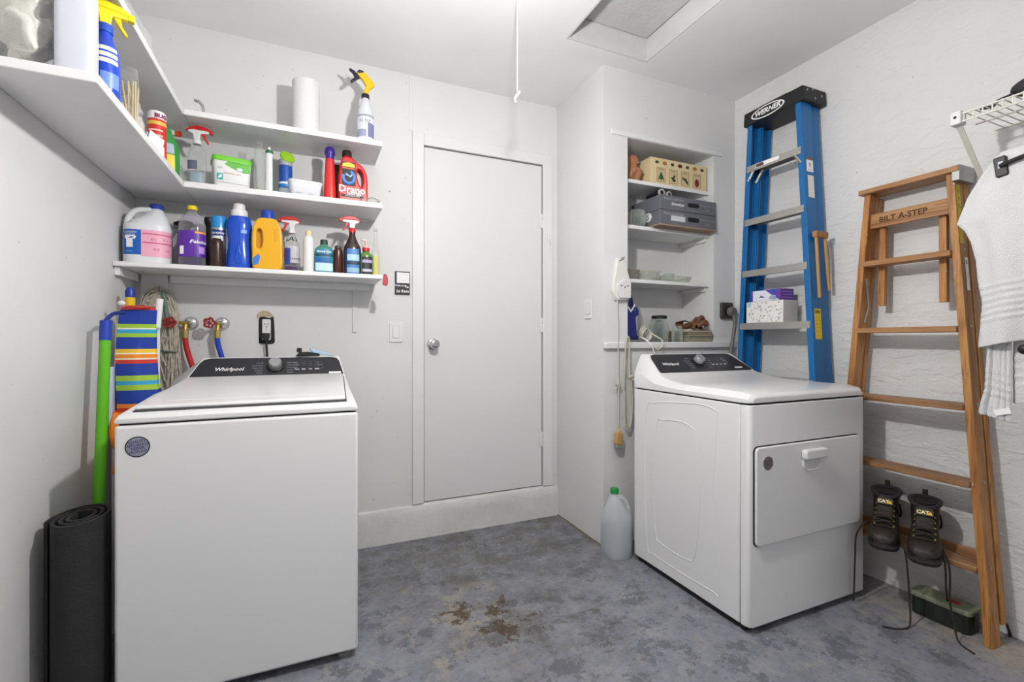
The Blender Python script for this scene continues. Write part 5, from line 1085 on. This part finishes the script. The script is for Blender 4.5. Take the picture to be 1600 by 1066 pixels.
bd = G().box(.012, .028, -.15, .15, 1.626, 1.69).build('name_board', M_WOODH, t, bevel=.002)
text('BILT A-STEP', .034, C('#4a2c18', .7), bd, M=plane_mat((.0112, .02, 1.658), (0, -1, 0), (0, 0, 1)), bold=.0008)
G().box(.058, .07, -.25, .235, .262, .300).build('rear_brace', M_WOODH, t, bevel=.002)
def side_lab(nm, x0, x1, z0, z1, m):
    f_ = lambda z: -yw(z) - .0009
    return G().add([(xf(z0) + x0, f_(z0), z0), (xf(z0) + x1, f_(z0), z0), (xf(z1) + x1, f_(z1), z1), (xf(z1) + x0, f_(z1), z1)], [(0, 1, 2, 3)]).build(nm, m, t, smooth=False)
l_ = side_lab('yellow_sticker', .004, .034, 1.50, 1.735, mat('worn_yellow', '#d8bf2c', .6, vary=.3, vscale=50))
for i, ch in enumerate('CAUTION'): text(ch, .022, C('#7d6f22', .6), l_, M=plane_mat((xf(1.62) + .02, -yw(1.71 - i * .03) - .0018, 1.71 - i * .03), (0.3, 0, -1), (1, 0, .3)))
l_ = side_lab('white_sticker', .028, .05, 1.315, 1.445, M_PRINTW)
text('E', .02, M_PRINTK, l_, M=plane_mat((xf(1.4) + .039, -yw(1.425) - .0018, 1.425), (1, 0, 0), (0, .077, 1)), bold=.001); text('warning', .014, C('#b05a6a', .6), l_, M=plane_mat((xf(1.4) + .039, -yw(1.37) - .0018, 1.365), (0, 0, -1), (1, 0, 0)))

# ================================================================== boots on the bottom rung
LE = mat('boot_leather', '#2c221b', .5, vary=.35, vscale=40, bump=.25, bscale=90); SO = C('#1f1d1c', .7); LA = C('#2e2721', .8); BR = C('#b89a55', .35, metal=.8)
def make_boot(label, loc, rz, laces):
    """toe points to local -X; heel at x=+.10"""
    t = thing('work_boot', label, 'boot', loc, rz, group='boots on the wooden ladder')
    outl = [(-.185, .0), (-.175, -.032), (-.14, -.048), (-.09, -.05), (-.02, -.04), (.05, -.036), (.085, -.028), (.098, 0), (.085, .028), (.05, .036), (-.02, .04), (-.09, .05), (-.14, .048), (-.175, .032)]
    outl = [(p.x, p.y) for p in curvepts([(x, y, 0) for x, y in outl + [outl[0]]], 3)][:-1]
    G().prism(outl, 'z', 0, .026).build('sole', SO, t, bevel=.004)
    G().prism([(x * 1.015, y * 1.05) for x, y in outl], 'z', .012, .018).build('sole_welt', C('#34302d', .7), t, bevel=.002)
    secs = [(-.178, .024, .045, 0), (-.165, .040, .060, 0), (-.135, .050, .072, 0), (-.10, .051, .082, 0), (-.06, .048, .105, 0), (-.02, .045, .13, 0), (.02, .043, .14, 0), (.06, .040, .14, 0), (.088, .032, .13, 0), (.1, .02, .11, 0)]
    rg = []
    for x, hw_, top, _ in secs:
        r = []
        for q in range(18):
            a = 2 * PI * q / 18; c_, s_ = math.cos(a), math.sin(a)
            zc = .022 + (top - .022) / 2; zz__ = zc + (top - .022) / 2 * sq(s_, 2.6)
            wid = hw_ * (1.0 if zz__ < .06 else max(.8, 1 - (zz__ - .06) * 1.6))
            r.append((x, wid * sq(c_, 2.4), zz__))
        rg.append(r)
    G().rings(rg).build('upper', LE, t, angle=60)
    sh_ = [(.07, .03, .068, .042), (.105, .026, .066, .043), (.135, .024, .064, .044), (.165, .026, .060, .045), (.19, .03, .057, .046)]
    G().rings([[(cx_ + rx_ * math.cos(a), ry_ * sq(math.sin(a), 2.2), z - .016 * (math.cos(a) < 0) * abs(math.cos(a)) * (z > .15)) for a in [2 * PI * i / 26 for i in range(26)]] for z, cx_, rx_, ry_ in sh_], caps=False).build('shaft', LE, t)
    rim = [(.03 + .057 * math.cos(a), .046 * sq(math.sin(a), 2.2), .192 - .016 * (math.cos(a) < 0) * abs(math.cos(a))) for a in [2 * PI * i / 26 for i in range(26)]]
    G().tube(rim, .0085, 8, close=True).build('collar', C('#242127', .75), t)
    G().rings([[(.03 + rx_ * math.cos(a), ry_ * math.sin(a), z) for a in [2 * PI * i / 20 for i in range(20)]] for z, rx_, ry_ in ((.19, .05, .04), (.15, .045, .034), (.13, .02, .015))], caps=True).build('lining', C('#15110f', .9), t)
    tg = sheet(lambda u, v: (-.085 + .052 * v, -.024 + .048 * u, .1 + .075 * v + .006 * math.sin(PI * u)), 6, 6); tg.build('tongue', C('#2b231b', .7), t)
    TP = plane_mat((-.0535, 0, .162), (0, -1, 0), (.57, 0, .82)); G().box(-.026, .026, -.004, 0, -.011, .011).xf(TP).build('tongue_patch', C('#2a2114', .5), t, smooth=False)
    text('CAT', .019, C('#e9d9a0', .5), t, M=TP @ Matrix.Translation((-.005, -.005, 0)), bold=.0008); G().prism([(-.004, -.007), (.016, -.007), (.010, .006)], 'y', -.0055, -.004).xf(TP @ Matrix.Translation((.008, 0, 0))).build('patch_triangle', C('#e6b81e', .5), t, smooth=False)
    G().tube(curvepts([(-.030, -.045, .16), (.0, -.049, .12), (.04, -.047, .09), (.09, -.036, .07)], 4), .004, 6).build('side_seam', C('#1f1814', .7), t)
    G().box(.084, .092, -.009, .009, .165, .222).build('pull_loop', BLK, t, bevel=.002)
    G().tube(curvepts([(-.105, -.045, .058), (-.118, -.028, .077), (-.122, 0, .081), (-.118, .028, .077), (-.105, .045, .058)], 4), .003, 6).build('toe_seam', C('#2a201a', .7), t)
    for i in range(5):
        x = -.103 + i * .016; z = .086 + i * .0165; w_ = .031 - .0006 * i
        for sy in (-1, 1):
            G().lathe([(.0042, -.002), (.0042, .003), (.002, .004)], 8, (0, 0, 0)).xf(Matrix.Translation((x, sy * w_, z - .006)) @ Matrix.Rotation(-sy * .9, 4, 'X')).build('eyelet', BR, t)
        G().tube(curvepts([(x, -w_, z), (x + .004, 0, z + .012), (x + .012, w_, z + .010)], 4), .003, 6).build('lace', LA, t); G().tube(curvepts([(x, w_, z), (x + .004, 0, z + .009), (x + .012, -w_, z + .010)], 4), .003, 6).build('lace', LA, t)
    for L_ in laces: G().tube(curvepts(L_, 6), .0032, 6).build('loose_lace', LA, t)
    return t
ZB = .2805
c_, s_ = math.cos(.42), math.sin(.42)
def wl(loc, rz, pts):   # world points -> boot-local
    c, s = math.cos(-rz), math.sin(-rz); return [((x - loc[0]) * c - (y - loc[1]) * s, (x - loc[0]) * s + (y - loc[1]) * c, z - loc[2]) for x, y, z in pts]
l1 = (2.262, 1.185, ZB); l2 = (2.262, 1.048, ZB)
make_boot('brown leather work boot nearer the dryer on the bottom rung of the wooden ladder', l1, .42, [wl(l1, .42, [(2.175, 1.10, .33), (2.165, 1.07, .29), (2.165, 1.06, .22), (2.17, 1.055, .1), (2.155, 1.045, .03), (2.13, 1.04, .006), (2.08, 1.055, .005), (2.05, 1.085, .005)]), wl(l1, .42, [(2.15, 1.2, .36), (2.12, 1.22, .3), (2.118, 1.225, .2), (2.12, 1.23, .06), (2.125, 1.235, .01)])])
make_boot('brown leather work boot nearer the camera on the bottom rung of the wooden ladder', l2, .42, [wl(l2, .42, [(2.19, .985, .37), (2.18, .95, .3), (2.18, .945, .2), (2.21, .955, .15), (2.235, .965, .125)]), wl(l2, .42, [(2.195, .98, .36), (2.2, .945, .28), (2.195, .94, .16), (2.215, .945, .11), (2.205, .93, .05), (2.19, .91, .01), (2.17, .86, .005)])])

# ================================================================== box on the floor by the ladder
t = thing('tool_case', 'long dark green case with grey-green lid and red badge on the floor under the boots', 'case', (2.325, 1.013, 0), rotz=.02)
pl = lambda e_: rrect(-.048 - e_, .048 + e_, -.098 - e_, .098 + e_, .02)
G().prism(pl(-.004), 'z', 0, .072).build('body', C('#20241f', .5), t, bevel=.004); ld_ = G().prism(pl(0), 'z', .072, .092).build('lid', mat('lid_green', '#8a917a', .5, vary=.12), t, bevel=.004)
G().box(-.018, .012, -.05, -.012, .0915, .0935).build('badge', C('#b0202a', .4), ld_, bevel=.0006); text('B', .022, C('#3a0f12', .5), ld_, M=Matrix.Translation((-.003, -.031, .0941)) @ Matrix.Rotation(-PI / 2, 4, 'X') @ Matrix.Rotation(PI, 4, 'X'))
for y in (-.06, .0, .06): G().box(-.0462, -.044, y - .015, y + .015, .01, .06).build('side_rib', C('#262b25', .5), t, bevel=.001)
G().box(-.015, .015, -.1, -.094, .03, .08).build('latch', C('#2d332c', .5), t, bevel=.002)
t = thing('black_cable', 'thin black cable hanging behind the wooden ladder above the case', 'cable', (2.40, .99, 0)); G().tube(curvepts([(.034, .1, .22), (.015, .03, .24), (.0, -.06, .2), (.005, -.1, .14), (.03, -.13, .01)], 6), .004, 7).build('cable', BLK, t); G().lathe([(.006, .0), (.006, .012)], 8, (.03, -.13, 0)).build('cable_end', BLK, t)

# ================================================================== wire shelf, brace, towel on hanger
WV = C('#dedcd2', .45); SX0, SX1, SZ, SY0, SY1 = 2.15, XR - .004, 1.935, -.35, .905
t = thing('wire_shelf', 'white wire closet shelf on the stucco wall above the towel', 'wire shelf', (SX0, SY0, SZ))
LY = SY1 - SY0; LX = SX1 - SX0
for x, z in ((0, 0), (0, -.028), (LX * .5, -.004), (LX, 0)): G().tube([(x, 0, z), (x, LY, z)], .0034, 8).build('rail', WV, t)
w0 = G().tube([(0, .012, -.028), (0, .012, .003), (LX, .012, .003)], .0022, 6).build('cross_wire', WV, t)
for i in range(1, 49):
    c = w0.copy(); COL.objects.link(c); c.parent = t; c.location = (0, i * .0254, 0)
G().box(-.012, .03, LY - .02, LY + .012, -.036, .012).build('end_clip', M_WHITE, t, bevel=.004); G().lathe([(.005, -.0125), (.005, -.0115)], 10, (0, LY - .004, -.010), 'x').build('clip_screw', M_GAP, t)
G().rings([[(x + a, LY - .004 + b, z) for a, b in ((0, -.009), (.007, -.009), (.007, .009), (0, .009))] for x, z in ((.01, -.03), (LX - .01, -.31))]).build('brace', C('#cfcdc2', .5), t, bevel=.002)
G().box(LX - .012, LX, LY - .018, LY + .01, -.34, -.28).build('brace_foot', WV, t, bevel=.003)
for yv in (.2, .6, 1.0): G().box(LX - .01, LX + .003, yv, yv + .02, -.01, .014).build('wall_clip', WV, t, bevel=.002)
t = thing('black_pouch', 'black padded pouch with a strap lying on the wire shelf', 'pouch', (2.25, .735, SZ + .0055), .25)
crumple(G().sphere((0, -.09, .045), (.05, .15, .044), 22, 14), .006, 3, 18).build('pouch', C('#2a2a30', .6), t); G().tube(curvepts([(-.01, .05, .03), (-.02, .085, .018), (-.015, .10, .006), (-.02, .13, .008)], 4), .0055, 7).build('strap', BLK, t); G().tube([(.0, -.2, .088), (.01, .02, .074)], .003, 6).build('zip', M_GAP, t)
for c in t.children:
    for v in c.data.vertices: v.co.z = max(v.co.z, .001)
# hanger with clip
HXc, HY_, HZ_ = 2.13, .77, 1.70
t = thing('clip_hanger', 'black clip hanger holding the white towel under the wire shelf', 'hanger', (HXc, HY_, HZ_))
G().tube(curvepts([(-.026, .0, .0), (-.026, -.05, .012), (-.024, -.16, .03), (-.024, -.36, .05)], 4), .007, 10).build('bar', BLK, t)
cl = G().prism(rrect(-.016, .016, -.034, .034, .006), 'y', -.021, .012).xf(Matrix.Rotation(-PI / 2, 4, 'Z') @ Matrix.Rotation(-.12, 4, 'Y')).build('clip', BLK, t, bevel=.003)
G().box(-.0215, -.0195, -.006, .006, -.006, .016).xf(Matrix.Identity(4)).build('clip_label', C('#c9ccd6', .5), cl, smooth=False)
G().tube(curvepts([(-.024, -.16, .03), (-.01, -.165, .12), (.0, -.165, .2), (.015, -.165, .236), (.02, -.165, .244), (.032, -.165, .232)], 5), .003, 7).build('hook', M_CHROME, t)
TWL = mat('terry_cotton', '#dedede', .95, bump=.5, bscale=260)
t = thing('white_towel', 'white bath towel with ribbed bands clipped to the black hanger', 'towel', (HXc, HY_, 1.0))
def lerp(tab, v):
    for a, b in zip(tab, tab[1:]):
        if v <= b[0]: return a[1] + (b[1] - a[1]) * (v - a[0]) / (b[0] - a[0])
    return tab[-1][1]
def towel_layer(nm, edge, z0, z1, xo, amp, near=-.42, bands=(), hem=lambda u: 0., seed=0.):
    """edge: (z, y) outline of the far edge; cloth runs from it towards the camera"""
    def f(u, v):
        z = z1 + (z0 - z1) * v; zb = z + hem(u) * v; ye = lerp(edge, z0 + z1 - z if False else -z)
        y = ye + (near - ye) * u; w_ = amp * (.3 + .7 * v)
        x = xo + w_ * math.sin(18 * u + 2.2 * v + seed) * (.4 + .6 * math.sin(5 * u + 1)) + w_ * .5 * math.sin(31 * u + seed)
        for zb_ in bands:
            q = (z - zb_) / .0048
            if abs(q) < 3: x -= .0035 * math.exp(-q * q)
        return (x, y, zb)
    g = sheet(f, 44, 150); o = g.build(nm, TWL, t, angle=180)
    md = o.modifiers.new('thick', 'SOLIDIFY'); md.thickness = .006; md.offset = 0
    return o
E1 = [(-0.754, 0.0000), (-0.735, 0.0200), (-0.690, 0.0520), (-0.624, 0.0900), (-0.535, 0.1215), (-0.508, 0.1000), (-0.464, 0.0830), (-0.396, 0.0700), (-0.327, 0.0650), (-0.247, 0.0525), (-0.147, 0.0600), (-0.090, 0.0630)]
towel_layer('front_layer', E1, .095, .752, -.008, .012, bands=(.30, .277, .254, .231, .208, .185), hem=lambda u: .045 * min(1, u * 2.6), seed=.4)
E2 = [(-.70, .0), (-.4, .03), (-.1, .046), (.05, .052), (.09, .062), (.13, .068), (.16, .05)]
towel_layer('back_layer', E2, -.135, .70, .018, .006, near=-.012, bands=(.02, -.005, -.03, -.055), hem=lambda u: -.02 * u, seed=1.5)
E3 = [(-.70, -.03), (-.1, -.012), (.12, -.012)]
towel_layer('inner_layer', E3, -.09, .70, .042, .007, near=-.42, bands=(.06, .03, .0, -.03), hem=lambda u: .02 * u, seed=3.)
G().box(-.002, .001, -.0, .042, -.142, -.122).xf(Matrix.Translation((.008, .030, .012)) @ Matrix.Rotation(-.35, 4, 'X')).build('care_tag', M_PRINTW, t, smooth=False)
t = thing('black_knob', 'round black knob on a rod in front of the towel', 'rod', (2.05, .705, 1.093)); G().sphere((0, -.012, 0), (.012, .016, .016), 12, 8).build('knob_end', BLK, t); G().tube([(0, -.02, 0), (.03, -.3, 0)], .006, 8).build('rod', BLK, t)  # a black knob, its rod leading out of view

# ================================================================== groups for things that come several times
GROUPS = {'shelf_board': 'white board shelves', 'niche_shelf': 'shelves in the niche', 'grey_box': 'grey boxes in the niche', 'glass_jar': 'glass jars on the niche sill', 'glass_dish': 'glass dishes in the niche',
          'flashlight': 'flashlights on the grey boxes', 'water_valve': 'wall valves above the washing machine', 'water_hose': 'water hoses behind the washing machine', 'light_switch': 'rocker light switches', 'lamp_or_fill': 'ceiling lamps'}
for o in list(COL.objects):
    b_ = o.name.split('.')[0]
    if o.parent is None and b_ in GROUPS: o['group'] = GROUPS[b_]
